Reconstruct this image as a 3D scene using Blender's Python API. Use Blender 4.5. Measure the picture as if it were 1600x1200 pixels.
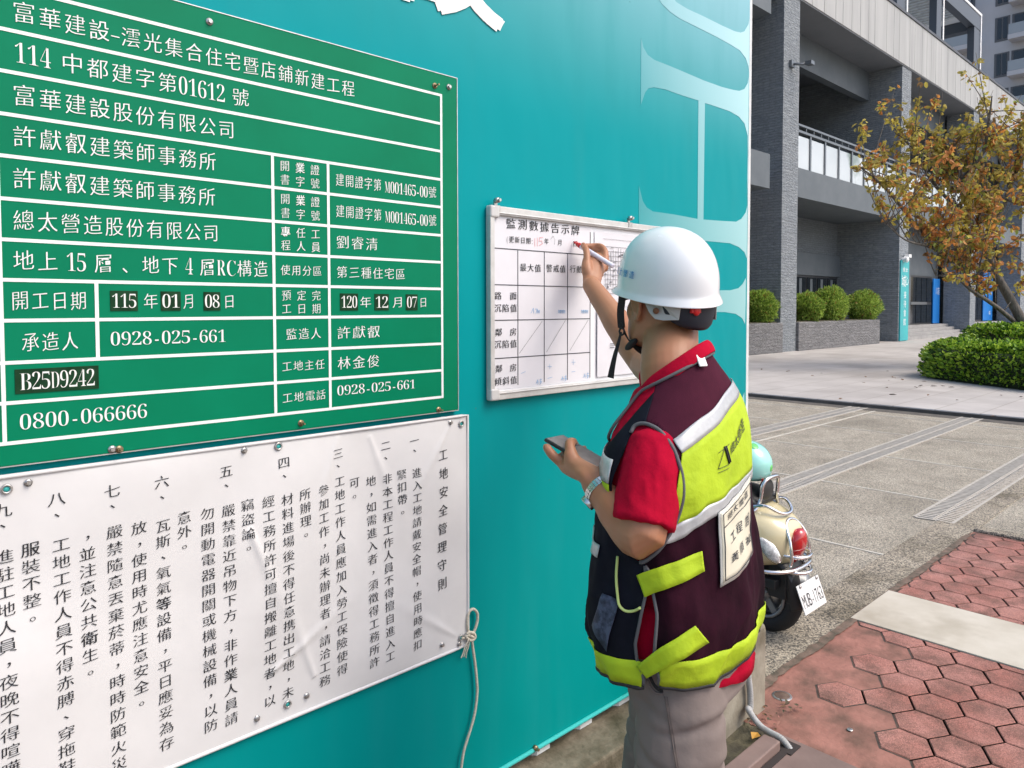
import bpy, bmesh, math, random
from mathutils import Vector, Matrix, noise as mnoise
from mathutils.bvhtree import BVHTree

for o in list(bpy.data.objects):
    bpy.data.objects.remove(o)
SC = bpy.context.scene
COL = SC.collection

# ------------------------------------------------------------------ camera
FPX, PPX, PPY, EYE = 1155.0, 840.0, 522.0, 1.60       # focal length and axis in photo pixels, eye height in metres
PITCH = math.atan((522 - 479) / FPX)
YAW = math.atan((2003 - PPX) / math.hypot(FPX, 43))
F0 = Vector((math.cos(YAW), math.sin(YAW), 0))
RT = Vector((math.sin(YAW), -math.cos(YAW), 0))
UPZ = Vector((0, 0, 1))
FW = F0 * math.cos(PITCH) - UPZ * math.sin(PITCH)
UV = UPZ * math.cos(PITCH) + F0 * math.sin(PITCH)
CAMPOS = Vector((0, 0, EYE))
cam_data = bpy.data.cameras.new("camera")
cam = bpy.data.objects.new("camera", cam_data)
COL.objects.link(cam)
cam.matrix_world = Matrix(((RT.x, UV.x, -FW.x, 0), (RT.y, UV.y, -FW.y, 0), (RT.z, UV.z, -FW.z, EYE), (0, 0, 0, 1)))
cam_data.sensor_fit = 'HORIZONTAL'
cam_data.sensor_width = 36
cam_data.lens = FPX / 1600 * 36
cam_data.shift_x = -(PPX - 800) / 1600
cam_data.shift_y = (PPY - 600) / 1600
cam_data.clip_start = 0.05
cam_data.clip_end = 2000
SC.camera = cam

# ------------------------------------------------------------------ world, sun, exposure
SUN_DIR = Vector((0.30, -0.62, 0.86)).normalized()      # towards the sun
world = bpy.data.worlds.new("World")
SC.world = world
world.use_nodes = True
wn = world.node_tree
sky = wn.nodes.new("ShaderNodeTexSky")
sky.sky_type = 'NISHITA'
sky.sun_disc = False
sky.sun_elevation = math.asin(SUN_DIR.z)
sky.sun_rotation = math.atan2(SUN_DIR.x, SUN_DIR.y)
sky.air_density = 1.0
sky.dust_density = 4.0
sky.ozone_density = 1.0
wn.nodes["Background"].inputs[1].default_value = 0.15
wn.links.new(sky.outputs[0], wn.nodes["Background"].inputs[0])
sun_data = bpy.data.lights.new("sun", 'SUN')
sun_data.energy = 0.7
sun_data.angle = math.radians(32)
sun_data.color = (1.0, 0.95, 0.88)
sun = bpy.data.objects.new("sun", sun_data)
COL.objects.link(sun)
sun.rotation_euler = (-SUN_DIR).to_track_quat('-Z', 'Y').to_euler()
SC.view_settings.view_transform = 'Standard'
SC.view_settings.look = 'None'
SC.view_settings.exposure = 0.84
SC.view_settings.gamma = 1.0
SC.cycles.max_bounces = 6
SC.cycles.caustics_reflective = False
SC.cycles.caustics_refractive = False

# ------------------------------------------------------------------ survey helpers: a photo pixel to a point on a known plane
def ray(x, y):
    return FW + RT * ((x - PPX) / FPX) - UV * ((y - PPY) / FPX)
def atd(x, y, d): return CAMPOS + ray(x, y) * d
def onY(x, y, Y):
    r = ray(x, y); return CAMPOS + r * (Y / r.y)
def onX(x, y, X):
    r = ray(x, y); return CAMPOS + r * (X / r.x)
def onZ(x, y, z=0.0):
    r = ray(x, y); return CAMPOS + r * ((z - EYE) / r.z)

# ------------------------------------------------------------------ mesh helpers
class MB:
    """collects faces; build() links them as one mesh object"""
    def __init__(s): s.v = []; s.f = []; s.m = []; s.sm = []
    def add(s, vs, fs, mi=0, smooth=False):
        b = len(s.v); s.v += [tuple(v) for v in vs]
        for f in fs:
            s.f.append(tuple(b + i for i in f)); s.m.append(mi); s.sm.append(smooth)
        return s
    def box(s, x0, x1, y0, y1, z0, z1, mi=0):
        return s.add([(x0,y0,z0),(x1,y0,z0),(x1,y1,z0),(x0,y1,z0),(x0,y0,z1),(x1,y0,z1),(x1,y1,z1),(x0,y1,z1)],
              [(0,3,2,1),(4,5,6,7),(0,1,5,4),(1,2,6,5),(2,3,7,6),(3,0,4,7)], mi)
    def obox(s, c, ax, ay, az, hx, hy, hz, mi=0, bev=0.0):
        c = Vector(c); P = []
        for k in (-1, 1):
            for i, j in ((-1,-1),(1,-1),(1,1),(-1,1)):
                P.append(c + ax*hx*i + ay*hy*j + az*hz*k)
        return s.add(P, [(0,3,2,1),(4,5,6,7),(0,1,5,4),(1,2,6,5),(2,3,7,6),(3,0,4,7)], mi)
    def rings(s, rings, mi=0, smooth=True, cap=True, closed=True):
        n = len(rings[0]); b = len(s.v)
        for r in rings: s.v += [tuple(p) for p in r]
        for i in range(len(rings) - 1):
            for j in range(n if closed else n - 1):
                a = b + i*n + j; c = b + i*n + (j+1) % n
                s.f.append((a, c, c+n, a+n)); s.m.append(mi); s.sm.append(smooth)
        if cap and closed:
            s.f.append(tuple(b + j for j in reversed(range(n)))); s.m.append(mi); s.sm.append(smooth)
            e = b + (len(rings)-1)*n
            s.f.append(tuple(e + j for j in range(n))); s.m.append(mi); s.sm.append(smooth)
        return s
    def tube(s, pts, rad, n=10, mi=0, sub=0, flat=1.0, round_ends=False, closed=False, hint=None):
        pts = [Vector(p) for p in pts]
        rads = list(rad) if isinstance(rad, (list, tuple)) else [rad]*len(pts)
        if sub: pts, rads = spline(pts, rads, sub, closed)
        if round_ends:
            d0 = (pts[0]-pts[1]).normalized(); d1 = (pts[-1]-pts[-2]).normalized()
            r0, r1 = rads[0], rads[-1]
            pre = [(pts[0]+d0*r0*math.sin(a), r0*math.cos(a)) for a in (1.45, 1.1, .75, .38)]
            post = [(pts[-1]+d1*r1*math.sin(a), r1*math.cos(a)) for a in (.38, .75, 1.1, 1.45)]
            pts = [p for p, _ in pre] + pts + [p for p, _ in post]
            rads = [r for _, r in pre] + rads + [r for _, r in post]
        rg = []; u = None
        for i, p in enumerate(pts):
            if closed: t = pts[(i+1) % len(pts)] - pts[i-1]
            else: t = pts[min(i+1, len(pts)-1)] - pts[max(i-1, 0)]
            t = t.normalized() if t.length > 1e-9 else Vector((0,0,1))
            if u is None:
                h = Vector(hint) if hint is not None else (Vector((0,0,1)) if abs(t.z) < .9 else Vector((1,0,0)))
                u = (h - t*h.dot(t)).normalized()
            else:
                u = (u - t*u.dot(t)).normalized()
            w = t.cross(u)
            rg.append([p + u*math.cos(2*math.pi*k/n)*rads[i] + w*math.sin(2*math.pi*k/n)*rads[i]*flat for k in range(n)])
        if closed: rg.append(rg[0])
        return s.rings(rg, mi, True, not closed)
    def ball(s, c, rx, ry=None, rz=None, n=16, m=10, mi=0, ax=None):
        ry = ry or rx; rz = rz or rx; c = Vector(c)
        X, Y, Z = ax if ax else (Vector((1,0,0)), Vector((0,1,0)), Vector((0,0,1)))
        rg = []
        for i in range(1, m):
            a = math.pi*i/m
            rg.append([c + X*rx*math.sin(a)*math.cos(2*math.pi*k/n) + Y*ry*math.sin(a)*math.sin(2*math.pi*k/n) - Z*rz*math.cos(a) for k in range(n)])
        b = len(s.v); s.rings(rg, mi, True, False)
        lo = len(s.v); s.v.append(tuple(c - Z*rz)); s.v.append(tuple(c + Z*rz))
        e = b + (m-2)*n
        for k in range(n):
            s.f.append((lo, b+(k+1) % n, b+k)); s.m.append(mi); s.sm.append(True)
            s.f.append((lo+1, e+k, e+(k+1) % n)); s.m.append(mi); s.sm.append(True)
        return s
    def cyl(s, a, b, r, n=16, mi=0, r2=None):
        a, b = Vector(a), Vector(b); t = (b-a).normalized()
        h = Vector((0,0,1)) if abs(t.z) < .9 else Vector((1,0,0))
        u = (h - t*h.dot(t)).normalized(); w = t.cross(u); r2 = r if r2 is None else r2
        R = lambda p, q: [p + u*q*math.cos(2*math.pi*k/n) + w*q*math.sin(2*math.pi*k/n) for k in range(n)]
        return s.rings([R(a, r), R(b, r2)], mi, n > 8)
    def prism(s, poly, fn0, fn1, mi=0):
        n = len(poly)
        vs = [fn0(*p) for p in poly] + [fn1(*p) for p in poly]
        return s.add(vs, [tuple(range(n))[::-1], tuple(range(n, 2*n))] + [(i, (i+1) % n, n+(i+1) % n, n+i) for i in range(n)], mi)
    def build(s, name, mats, parent=None, bevel=0.0, smooth_angle=None, seg=2):
        me = bpy.data.meshes.new(name)
        me.from_pydata(s.v, [], s.f)
        me.polygons.foreach_set("material_index", s.m)
        me.polygons.foreach_set("use_smooth", s.sm)
        me.update()
        return link(name, me, mats, parent, bevel, seg)

def link(name, me, mats, parent=None, bevel=0.0, seg=2):
    o = bpy.data.objects.new(name, me)
    for m in (mats if isinstance(mats, (list, tuple)) else [mats]): me.materials.append(m)
    COL.objects.link(o)
    if parent is not None:
        o.parent = parent
        o.location = -world_loc(parent)
    if bevel:
        b = o.modifiers.new("bevel", 'BEVEL'); b.width = bevel; b.segments = seg; b.limit_method = 'ANGLE'; b.angle_limit = math.radians(40)
        b.harden_normals = False
    return o

def world_loc(o):
    v = Vector(o.location); p = o.parent
    while p is not None: v += Vector(p.location); p = p.parent
    return v

def spline(pts, rads, sub, closed=False):
    P = []; Rr = []; n = len(pts)
    rng = n if closed else n - 1
    for i in range(rng):
        g = (lambda k: k % n) if closed else (lambda k: max(0, min(n-1, k)))
        p0, p1, p2, p3 = (pts[g(i+k)] for k in (-1, 0, 1, 2)); r1, r2 = rads[g(i)], rads[g(i+1)]
        for k in range(sub):
            t = k/sub
            P.append(0.5*((2*p1) + (p2-p0)*t + (2*p0-5*p1+4*p2-p3)*t*t + (3*p1-p0-3*p2+p3)*t**3))
            Rr.append(r1 + (r2-r1)*(t*t*(3-2*t)))
    if not closed: P.append(pts[-1].copy()); Rr.append(rads[-1])
    return P, Rr

def tag(o, label=None, cat=None, group=None, kind=None):
    if label: o["label"] = label
    if cat: o["category"] = cat
    if group: o["group"] = group
    if kind: o["kind"] = kind
    return o
def empty(name, loc, label, cat, group=None):
    o = bpy.data.objects.new(name, None)
    o.empty_display_size = 0.1
    o.location = loc
    COL.objects.link(o)
    return tag(o, label, cat, group)
def structure(o): o["kind"] = "structure"; return o

def remeshed(name, mb, voxel, mats, parent=None, smooth=3, factor=0.5):
    """the pieces of MB fused into one continuous skin"""
    me = bpy.data.meshes.new("t"); me.from_pydata(mb.v, [], mb.f); me.update()
    o = bpy.data.objects.new("t", me); COL.objects.link(o)
    r = o.modifiers.new("r", 'REMESH'); r.mode = 'VOXEL'; r.voxel_size = voxel; r.use_smooth_shade = True
    if smooth:
        sm = o.modifiers.new("s", 'SMOOTH'); sm.iterations = smooth; sm.factor = factor
    bpy.context.view_layer.update()
    dg = bpy.context.evaluated_depsgraph_get()
    out = bpy.data.meshes.new_from_object(o.evaluated_get(dg))
    bpy.data.objects.remove(o); bpy.data.meshes.remove(me)
    out.name = name
    out.polygons.foreach_set("use_smooth", [True]*len(out.polygons))
    return link(name, out, mats, parent)

# ------------------------------------------------------------------ materials
def mat(name, col, rough=0.6, col2=None, scale=8.0, detail=4.0, bump=0.0, bscale=None, metal=0.0, spec=0.5, contrast=(0.35, 0.65),
        coat=0.0, stretch=(1, 1, 1), dist=0.002, sheen=0.0, alpha=1.0, trans=0.0, col3=None, scale3=1.0, con3=(0.5, 0.7), rvar=0.0):
    m = bpy.data.materials.new(name); m.use_nodes = True
    nt = m.node_tree; b = nt.nodes["Principled BSDF"]; L = nt.links
    b.inputs["Base Color"].default_value = (*col, 1)
    b.inputs["Roughness"].default_value = rough
    b.inputs["Metallic"].default_value = metal
    b.inputs["Specular IOR Level"].default_value = spec
    b.inputs["Coat Weight"].default_value = coat
    b.inputs["Sheen Weight"].default_value = sheen
    b.inputs["Alpha"].default_value = alpha
    b.inputs["Transmission Weight"].default_value = trans
    tc = nt.nodes.new("ShaderNodeTexCoord"); mp = nt.nodes.new("ShaderNodeMapping")
    mp.inputs["Scale"].default_value = stretch
    L.new(tc.outputs["Object"], mp.inputs[0])
    m["v"] = 1
    last = None
    if col2 is not None:
        n = nt.nodes.new("ShaderNodeTexNoise"); n.inputs["Scale"].default_value = scale; n.inputs["Detail"].default_value = detail
        n.inputs["Roughness"].default_value = 0.6
        L.new(mp.outputs[0], n.inputs["Vector"])
        cr = nt.nodes.new("ShaderNodeValToRGB")
        cr.color_ramp.elements[0].position, cr.color_ramp.elements[1].position = contrast
        cr.color_ramp.elements[0].color = (*col, 1); cr.color_ramp.elements[1].color = (*col2, 1)
        L.new(n.outputs[0], cr.inputs[0]); last = cr.outputs[0]
        if rvar:
            mr = nt.nodes.new("ShaderNodeMapRange"); mr.inputs[3].default_value = rough-rvar; mr.inputs[4].default_value = rough+rvar
            L.new(n.outputs[0], mr.inputs[0]); L.new(mr.outputs[0], b.inputs["Roughness"])
    if col3 is not None:
        n3 = nt.nodes.new("ShaderNodeTexNoise"); n3.inputs["Scale"].default_value = scale3; n3.inputs["Detail"].default_value = 5
        L.new(tc.outputs["Object"], n3.inputs["Vector"])
        r3 = nt.nodes.new("ShaderNodeMapRange"); r3.inputs[1].default_value, r3.inputs[2].default_value = con3
        L.new(n3.outputs[0], r3.inputs[0])
        mx = nt.nodes.new("ShaderNodeMix"); mx.data_type = 'RGBA'
        L.new(r3.outputs[0], mx.inputs[0])
        if last: L.new(last, mx.inputs[6])
        else: mx.inputs[6].default_value = (*col, 1)
        mx.inputs[7].default_value = (*col3, 1); last = mx.outputs[2]
    if last: L.new(last, b.inputs["Base Color"])
    if bump:
        nb = nt.nodes.new("ShaderNodeTexNoise"); nb.inputs["Scale"].default_value = bscale or scale; nb.inputs["Detail"].default_value = 5
        L.new(mp.outputs[0], nb.inputs["Vector"])
        bp = nt.nodes.new("ShaderNodeBump"); bp.inputs["Strength"].default_value = bump; bp.inputs["Distance"].default_value = dist
        L.new(nb.outputs[0], bp.inputs["Height"]); L.new(bp.outputs[0], b.inputs["Normal"])
    return m

M = {}
M['white_paint'] = mat('white_paint', (.80,.80,.79), .5)
M['sign_white'] = mat('sign_white', (.83,.85,.84), .5, (.76,.78,.77), 60)
M['sign_green'] = mat('sign_green', (.0,.175,.084), .45, (.0,.195,.096), 5, bump=.05, bscale=3, dist=.004, rvar=.05, spec=.10)
M['sticker'] = mat('sticker', (.006,.030,.012), .6, (.014,.055,.024), 30, spec=.1)
M['sticker_white'] = mat('sticker_white', (.78,.80,.76), .5)
M['edge_alu'] = mat('edge_alu', (.62,.63,.63), .38, (.5,.5,.5), 40, metal=.6)
M['brass'] = mat('brass', (.42,.33,.20), .4, (.25,.17,.10), 300, metal=.8)
M['steel'] = mat('steel', (.55,.55,.54), .35, (.4,.38,.36), 200, metal=.85)
M['chrome'] = mat('chrome', (.72,.72,.72), .16, metal=1.0)
M['rust'] = mat('rust', (.20,.085,.04), .7)
M['ink'] = mat('ink', (.016,.017,.02), .6)
M['ink_grey'] = mat('ink_grey', (.03,.035,.045), .6)
M['ink_soft'] = mat('ink_soft', (.20,.20,.22), .6)
M['ink_red'] = mat('ink_red', (.75,.35,.36), .6)
M['ink_blue'] = mat('ink_blue', (.22,.42,.66), .6)
M['board_white'] = mat('board_white', (.80,.81,.84), .35, (.76,.77,.80), 4, rvar=.06)
M['paper'] = mat('paper', (.70,.70,.735), .6, (.66,.66,.695), 9, bump=.08, bscale=12, dist=.003)
M['frame_alu'] = mat('frame_alu', (.60,.60,.585), .42, (.52,.52,.50), 30, metal=.25)
M['corner_grey'] = mat('corner_grey', (.55,.55,.54), .5)
M['rope'] = mat('rope', (.62,.58,.48), .9, (.45,.41,.33), 180, bump=.6, bscale=220)
M['concrete'] = mat('concrete', (.215,.190,.145), .85, (.32,.295,.235), 9, bump=.5, bscale=60, dist=.003, col3=(.10,.085,.05), scale3=5, con3=(.52,.72))
M['concrete_old'] = mat('concrete_old', (.105,.086,.055), .9, (.205,.175,.125), 13, bump=.9, bscale=50, dist=.006, col3=(.045,.040,.018), scale3=6, con3=(.48,.68))
M['zinc'] = mat('zinc', (.68,.70,.70), .5, (.58,.60,.60), 15)
M['conduit'] = mat('conduit', (.40,.41,.41), .55, (.32,.32,.31), 30)
# ------------------------------------------------------------------ lettering (glyph outlines of the built-in font)
GLY = {}
SERIF = {**{c: chr(0x1D7CE + i) for i, c in enumerate("0123456789")}, **{c: chr(0x1D400 + i) for i, c in enumerate("ABCDEFGHIJKLMNOPQRSTUVWXYZ")}}
def glyph(ch, off):
    k = (ch, off)
    if k not in GLY:
        cu = bpy.data.curves.new("g", 'FONT'); cu.body = ch; cu.size = 1; cu.offset = off; cu.resolution_u = 3
        o = bpy.data.objects.new("g", cu); COL.objects.link(o)
        bpy.context.view_layer.update()
        me = o.evaluated_get(bpy.context.evaluated_depsgraph_get()).to_mesh()
        vs = [(v.co.x, v.co.y) for v in me.vertices]; fs = [tuple(p.vertices) for p in me.polygons]
        o.to_mesh_clear(); bpy.data.objects.remove(o); bpy.data.curves.remove(cu)
        GLY[k] = (vs, fs)
        if off < 0:                                      # a thinned outline that no longer fills properly falls back to a fuller one
            a0 = area(glyph(ch, 0)); exp = 1 + off*perim(glyph(ch, 0))/max(1e-6, a0); r = area(GLY[k])/max(1e-6, a0)
            if exp < .30 or abs(r-exp) > .028: GLY[k] = glyph(ch, 0 if off > -.0025 else round(off+.0015, 4))
    return GLY[k]
def perim(g):
    vs, fs = g; cnt = {}
    for f in fs:
        for a, c in zip(f, f[1:]+f[:1]): cnt[(min(a, c), max(a, c))] = cnt.get((min(a, c), max(a, c)), 0) + 1
    return sum(math.hypot(vs[a][0]-vs[c][0], vs[a][1]-vs[c][1]) for (a, c), n in cnt.items() if n == 1)
def area(g):
    vs, fs = g; t = 0
    for f in fs:
        for i in range(1, len(f)-1):
            (x0, y0), (x1, y1), (x2, y2) = vs[f[0]], vs[f[i]], vs[f[i+1]]; t += abs((x1-x0)*(y2-y0)-(x2-x0)*(y1-y0))/2
    return t
# styles: glyph thinning, copies (dx, dy) that give strokes their thick-and-thin, upward slant of the horizontals
KAI = (-.013, ((-.009, -.003), (.009, .003)), .085)
KAIB = (-.009, ((-.014, -.005), (0, 0), (.014, .005)), .08)
HEI = (0, ((0, 0),), 0)
def cjk(ch): return ord(ch) > 0x2E80
def letter(mb, ch, cx, cy, w, h, fn, style=KAI, serif=True, mi=0):
    """one character centred on (cx, cy) in a w x h cell; fn(u, v, lift) gives the point in space"""
    if ch == ' ': return
    if cjk(ch): off, cps, sh = style; ox, oy, em, eh = .5, .38, 1.0, 1.0
    else:
        off, cps, sh = (-.020, ((0, 0),), 0) if serif else HEI
        g = SERIF.get(ch, ch) if serif else ch
        vs, _ = glyph(g, off)
        if not vs: return
        xs = [v[0] for v in vs]; ys = [v[1] for v in vs]
        ox, oy, em, eh = (min(xs)+max(xs))/2, .35, max(max(xs)-min(xs), .42)*1.12, .78
        if ch in '-–': em = .5
        if ch in '1': em = .5
        if ch in '.:()': em = .5
        ch = g
    vs, fs = glyph(ch, off)
    for k, (dx, dy) in enumerate(cps):
        mb.add([fn(cx + ((x-ox)/em + dx)*w, cy + ((y-oy)/eh + dy + sh*(x-ox))*h, k*.0002) for x, y in vs], fs, mi)
def wt(ch): return 1.0 if cjk(ch) else (.30 if ch in ' ' else (.62 if ch in 'MRCB' else (.42 if ch in '-–' else .48)))
def line(mb, s, x0, x1, cy, h, fn, style=KAI, serif=True, mi=0, gap=.14):
    """a string from x0 to x1"""
    gp = [gap*(1 if cjk(a) and cjk(c) else .55 if cjk(a) or cjk(c) else .30) for a, c in zip(s, s[1:])] + [0]
    k = (x1-x0)/(sum(wt(c) for c in s) + sum(gp)); x = x0
    for c, q in zip(s, gp):
        w = wt(c)*k; letter(mb, c, x+w/2, cy, w*1.04, h, fn, style, serif, mi); x += w + q*k
def column(mb, s, cx, z0, z1, w, h, fn, style=KAI):
    for i, c in enumerate(s):
        z = z0 + (z1-z0)*i/max(1, len(s)-1)
        if c in '，、。': letter(mb, c, cx + w*.30, z + h*.26, w, h, fn, style)
        else: letter(mb, c, cx, z, w, h, fn, style)

# ------------------------------------------------------------------ the hoarding
FY = 1.6465                                             # plane of the hoarding's face
FX1 = 2.95                                              # its free end
def fx(x, y): return onY(x, y, FY).x
def fz(x, y): return onY(x, y, FY).z

hm = mat('hoarding_vinyl', (.0, .335, .345), .40, spec=.07)
nt = hm.node_tree; b = nt.nodes["Principled BSDF"]; L = nt.links
tc = nt.nodes.new("ShaderNodeTexCoord"); sx = nt.nodes.new("ShaderNodeSeparateXYZ"); L.new(tc.outputs["Object"], sx.inputs[0])
def mr(src, a, b_, c=0., d=1., smooth=True):
    n = nt.nodes.new("ShaderNodeMapRange"); n.interpolation_type = 'SMOOTHSTEP' if smooth else 'LINEAR'
    for i, v in zip((1, 2, 3, 4), (a, b_, c, d)): n.inputs[i].default_value = v
    L.new(src, n.inputs[0]); return n.outputs[0]
def mth(op, a, b_):
    n = nt.nodes.new("ShaderNodeMath"); n.operation = op
    for i, v in enumerate((a, b_)):
        if isinstance(v, (int, float)): n.inputs[i].default_value = v
        else: L.new(v, n.inputs[i])
    return n.outputs[0]
def mixc(f, a, b_):
    n = nt.nodes.new("ShaderNodeMix"); n.data_type = 'RGBA'; L.new(f, n.inputs[0])
    for i, v in ((6, a), (7, b_)):
        if isinstance(v, tuple): n.inputs[i].default_value = (*v, 1)
        else: L.new(v, n.inputs[i])
    return n.outputs[2]
def vinyl_colour(tc, sx):
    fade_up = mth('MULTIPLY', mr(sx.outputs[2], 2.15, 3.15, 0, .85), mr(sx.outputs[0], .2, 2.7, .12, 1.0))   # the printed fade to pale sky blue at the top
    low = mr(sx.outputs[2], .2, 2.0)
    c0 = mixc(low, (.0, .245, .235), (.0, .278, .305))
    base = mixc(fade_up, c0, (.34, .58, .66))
    nd = nt.nodes.new("ShaderNodeTexNoise"); nd.inputs["Scale"].default_value = 3; nd.inputs["Detail"].default_value = 7
    md = nt.nodes.new("ShaderNodeMapping"); md.inputs["Scale"].default_value = (3, 1, .35); L.new(tc.outputs["Object"], md.inputs[0]); L.new(md.outputs[0], nd.inputs["Vector"])
    base = mixc(mr(nd.outputs[0], .46, .80, 0, .26), base, (.02, .26, .27))
    ns_ = nt.nodes.new("ShaderNodeTexVoronoi"); ns_.inputs["Scale"].default_value = 5.5; L.new(tc.outputs["Object"], ns_.inputs["Vector"])
    base = mixc(mr(ns_.outputs["Distance"], .012, .022, .55, 0), base, (.05, .16, .17))
    return base
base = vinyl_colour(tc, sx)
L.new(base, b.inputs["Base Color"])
nz = nt.nodes.new("ShaderNodeTexNoise"); nz.inputs["Scale"].default_value = 3.0; nz.inputs["Detail"].default_value = 2
mp = nt.nodes.new("ShaderNodeMapping"); mp.inputs["Scale"].default_value = (1.6, 1, .7); L.new(tc.outputs["Object"], mp.inputs[0]); L.new(mp.outputs[0], nz.inputs["Vector"])
n2 = nt.nodes.new("ShaderNodeTexNoise"); n2.inputs["Scale"].default_value = 500; L.new(tc.outputs["Object"], n2.inputs["Vector"])
bp = nt.nodes.new("ShaderNodeBump"); bp.inputs["Strength"].default_value = .35; bp.inputs["Distance"].default_value = .03; L.new(nz.outputs[0], bp.inputs["Height"])
bp2 = nt.nodes.new("ShaderNodeBump"); bp2.inputs["Strength"].default_value = .08; bp2.inputs["Distance"].default_value = .001; L.new(n2.outputs[0], bp2.inputs["Height"]); L.new(bp.outputs[0], bp2.inputs["Normal"])
L.new(bp2.outputs[0], b.inputs["Normal"])
M['hoarding'] = hm
M['hoarding_hem'] = mat('hoarding_hem', (.05, .46, .44), .4)

FB, FT = .188, 4.6
h = MB()
# face with a rounded fold round the end post, and the return behind it
prof = [(-4.0, FY), (-1.5, FY), (0.6, FY), (FX1-.035, FY)] + [(FX1-.035+.035*math.sin(a), FY+.035-.035*math.cos(a)) for a in (.3, .6, .9, 1.2, 1.57)] + [(FX1, FY+.16)]
h.rings([[(x, y, z) for x, y in prof] for z in (FB, 1.2, 2.4, FT)], 0, True, False, False)
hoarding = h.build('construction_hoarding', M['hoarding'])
tag(hoarding, 'tall glossy teal site hoarding carrying all the signs', 'hoarding')
hem = MB().tube([(-4, FY-.004, FB), (FX1-.03, FY-.004, FB)], .007, 8)
hem.build('hem', M['hoarding_hem'], hoarding)
seam = MB()
seam.box(FX1+.001, FX1+.006, FY+.03, FY+.045, FB, FT); seam.build('edge_seam', M['hoarding_hem'], hoarding)
bk = MB()                                                # corrugated sheet behind the print: its feet show under the hem
x = -3.9; P = []
while x < FX1-.12:
    P += [(x, 0), (x+.06, 0), (x+.085, 1), (x+.145, 1), (x+.17, 0)]; x += .21
bk.rings([[(px_, FY+.012+.03*(1-q), z) for px_, q in P] for z in (.150, 1.5, FT-.02)], 0, False, False, False)
bk.build('corrugated_sheet', M['zinc'], hoarding)
ps = MB()
for X in (-2.4, -.6, 1.2, FX1-.06): ps.box(X-.03, X+.03, FY+.06, FY+.12, .15, FT-.05)
ps.build('frame_post', M['zinc'], hoarding)
nut = MB(); nut.cyl((1.62, FY-.001, FB+.006), (1.62, FY-.012, FB+.006), .008, 10); nut.cyl((1.62, FY-.012, FB+.006), (1.62, FY-.022, FB+.006), .005, 8)
nut.build('hem_screw', M['brass'], hoarding)

# the big pale letters printed down the free end (a fade from the vinyl's own colour on the left to pale on the right)
def pale_material():
    m = bpy.data.materials.new('letter_print'); m.use_nodes = True
    global nt, L
    nt = m.node_tree; L = nt.links; bb = nt.nodes["Principled BSDF"]; bb.inputs["Roughness"].default_value = .36
    t = nt.nodes.new("ShaderNodeTexCoord"); s = nt.nodes.new("ShaderNodeSeparateXYZ"); L.new(t.outputs["Object"], s.inputs[0])
    pale = mixc(mr(s.outputs[2], 1.3, 2.9), (.30, .56, .57), (.46, .72, .76))
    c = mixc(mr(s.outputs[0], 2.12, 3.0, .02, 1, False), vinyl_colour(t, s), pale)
    L.new(c, bb.inputs["Base Color"]); return m
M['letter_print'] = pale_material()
def za(x, y): return (980 + x/5, y/5)
def zb(x, y): return (980 + x/5, 220 + y/5)
def zc(x, y): return (1080 + x/4.617, 420 + y/4.617)
RE = 2.918
def lp(poly, name):
    P = [onY(*p, FY) for p in poly]
    mb = MB(); mb.prism([(min(p.x, RE), p.z) for p in P], lambda u, v: (u, FY-.0003, v), lambda u, v: (u, FY-.0009, v))
    mb.build(name, M['letter_print'], hoarding)
right = lambda y: (1169.5, y)
up = [za(*p) for p in ((215,-110),(240,-20),(270,30),(330,90),(410,145),(550,215),(700,290),(800,345),(880,395),(925,455),(945,520))] + [za(955,560), za(960,400), za(960,150), za(945,190), za(915,245), za(885,255), za(840,245), za(740,200), za(600,130), za(470,70), za(380,15), za(345,-40), za(330,-110)]
lp(up, 'printed_letter')
hh = [za(*p) for p in ((108,300),(125,370),(160,430),(210,468),(330,515),(460,570),(600,630),(740,680),(830,703),(875,710),(915,695),(940,650),(948,600))] + [za(962,600), za(964,900), za(958,1200), zb(955,120), zb(945,300), zb(940,500), zb(925,560), zb(890,610), zb(850,632), zb(720,625), zb(594,615), zb(598,300), zb(600,100), za(606,805), za(700,835), za(800,870), za(870,910), za(915,965), za(940,1060)]
hh2 = [za(108,300), za(125,370), za(160,430), za(210,468), za(330,515), za(460,570), za(600,630), za(740,680), za(830,703), za(875,710), za(915,695), za(940,650), za(948,600), za(962,600), za(962,900), za(960,1080), za(940,1060), za(915,965), za(870,910), za(800,870), za(700,835), za(606,805), za(555,785), za(440,750), za(300,700), za(210,682), za(165,690), za(140,720), za(105,820)]
lp(hh2, 'printed_letter')
lp([za(555,785), za(606,805), zb(594,615), zb(548,610)], 'printed_letter')
lp([za(940,1060), za(960,1080), zb(950,300), zb(938,520), zb(936,300), zb(940,100)], 'printed_letter')
lp([zb(90,350), zb(120,470), zb(150,520), zb(200,552), zb(360,575), zb(548,610), zb(594,615), zb(720,625), zb(850,632), zb(890,610), zb(925,560), zb(938,500), zb(935,700), zb(933,920), zb(915,870), zb(870,830), zb(800,800), zb(580,780), zb(360,745), zb(200,720), zb(90,740)], 'printed_letter')
lp([zc(60,150), zc(170,155), zc(280,155), zc(340,140), zc(370,110), zc(393,65), zc(392,240), zc(388,400), zc(365,355), zc(320,325), zc(240,312), zc(60,312)], 'printed_letter')
lp([zc(382,890), zc(384,1100), zc(380,1300), zc(355,1500), zc(300,1700), zc(260,1500), zc(300,1200), zc(345,1000)], 'printed_letter')
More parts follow.
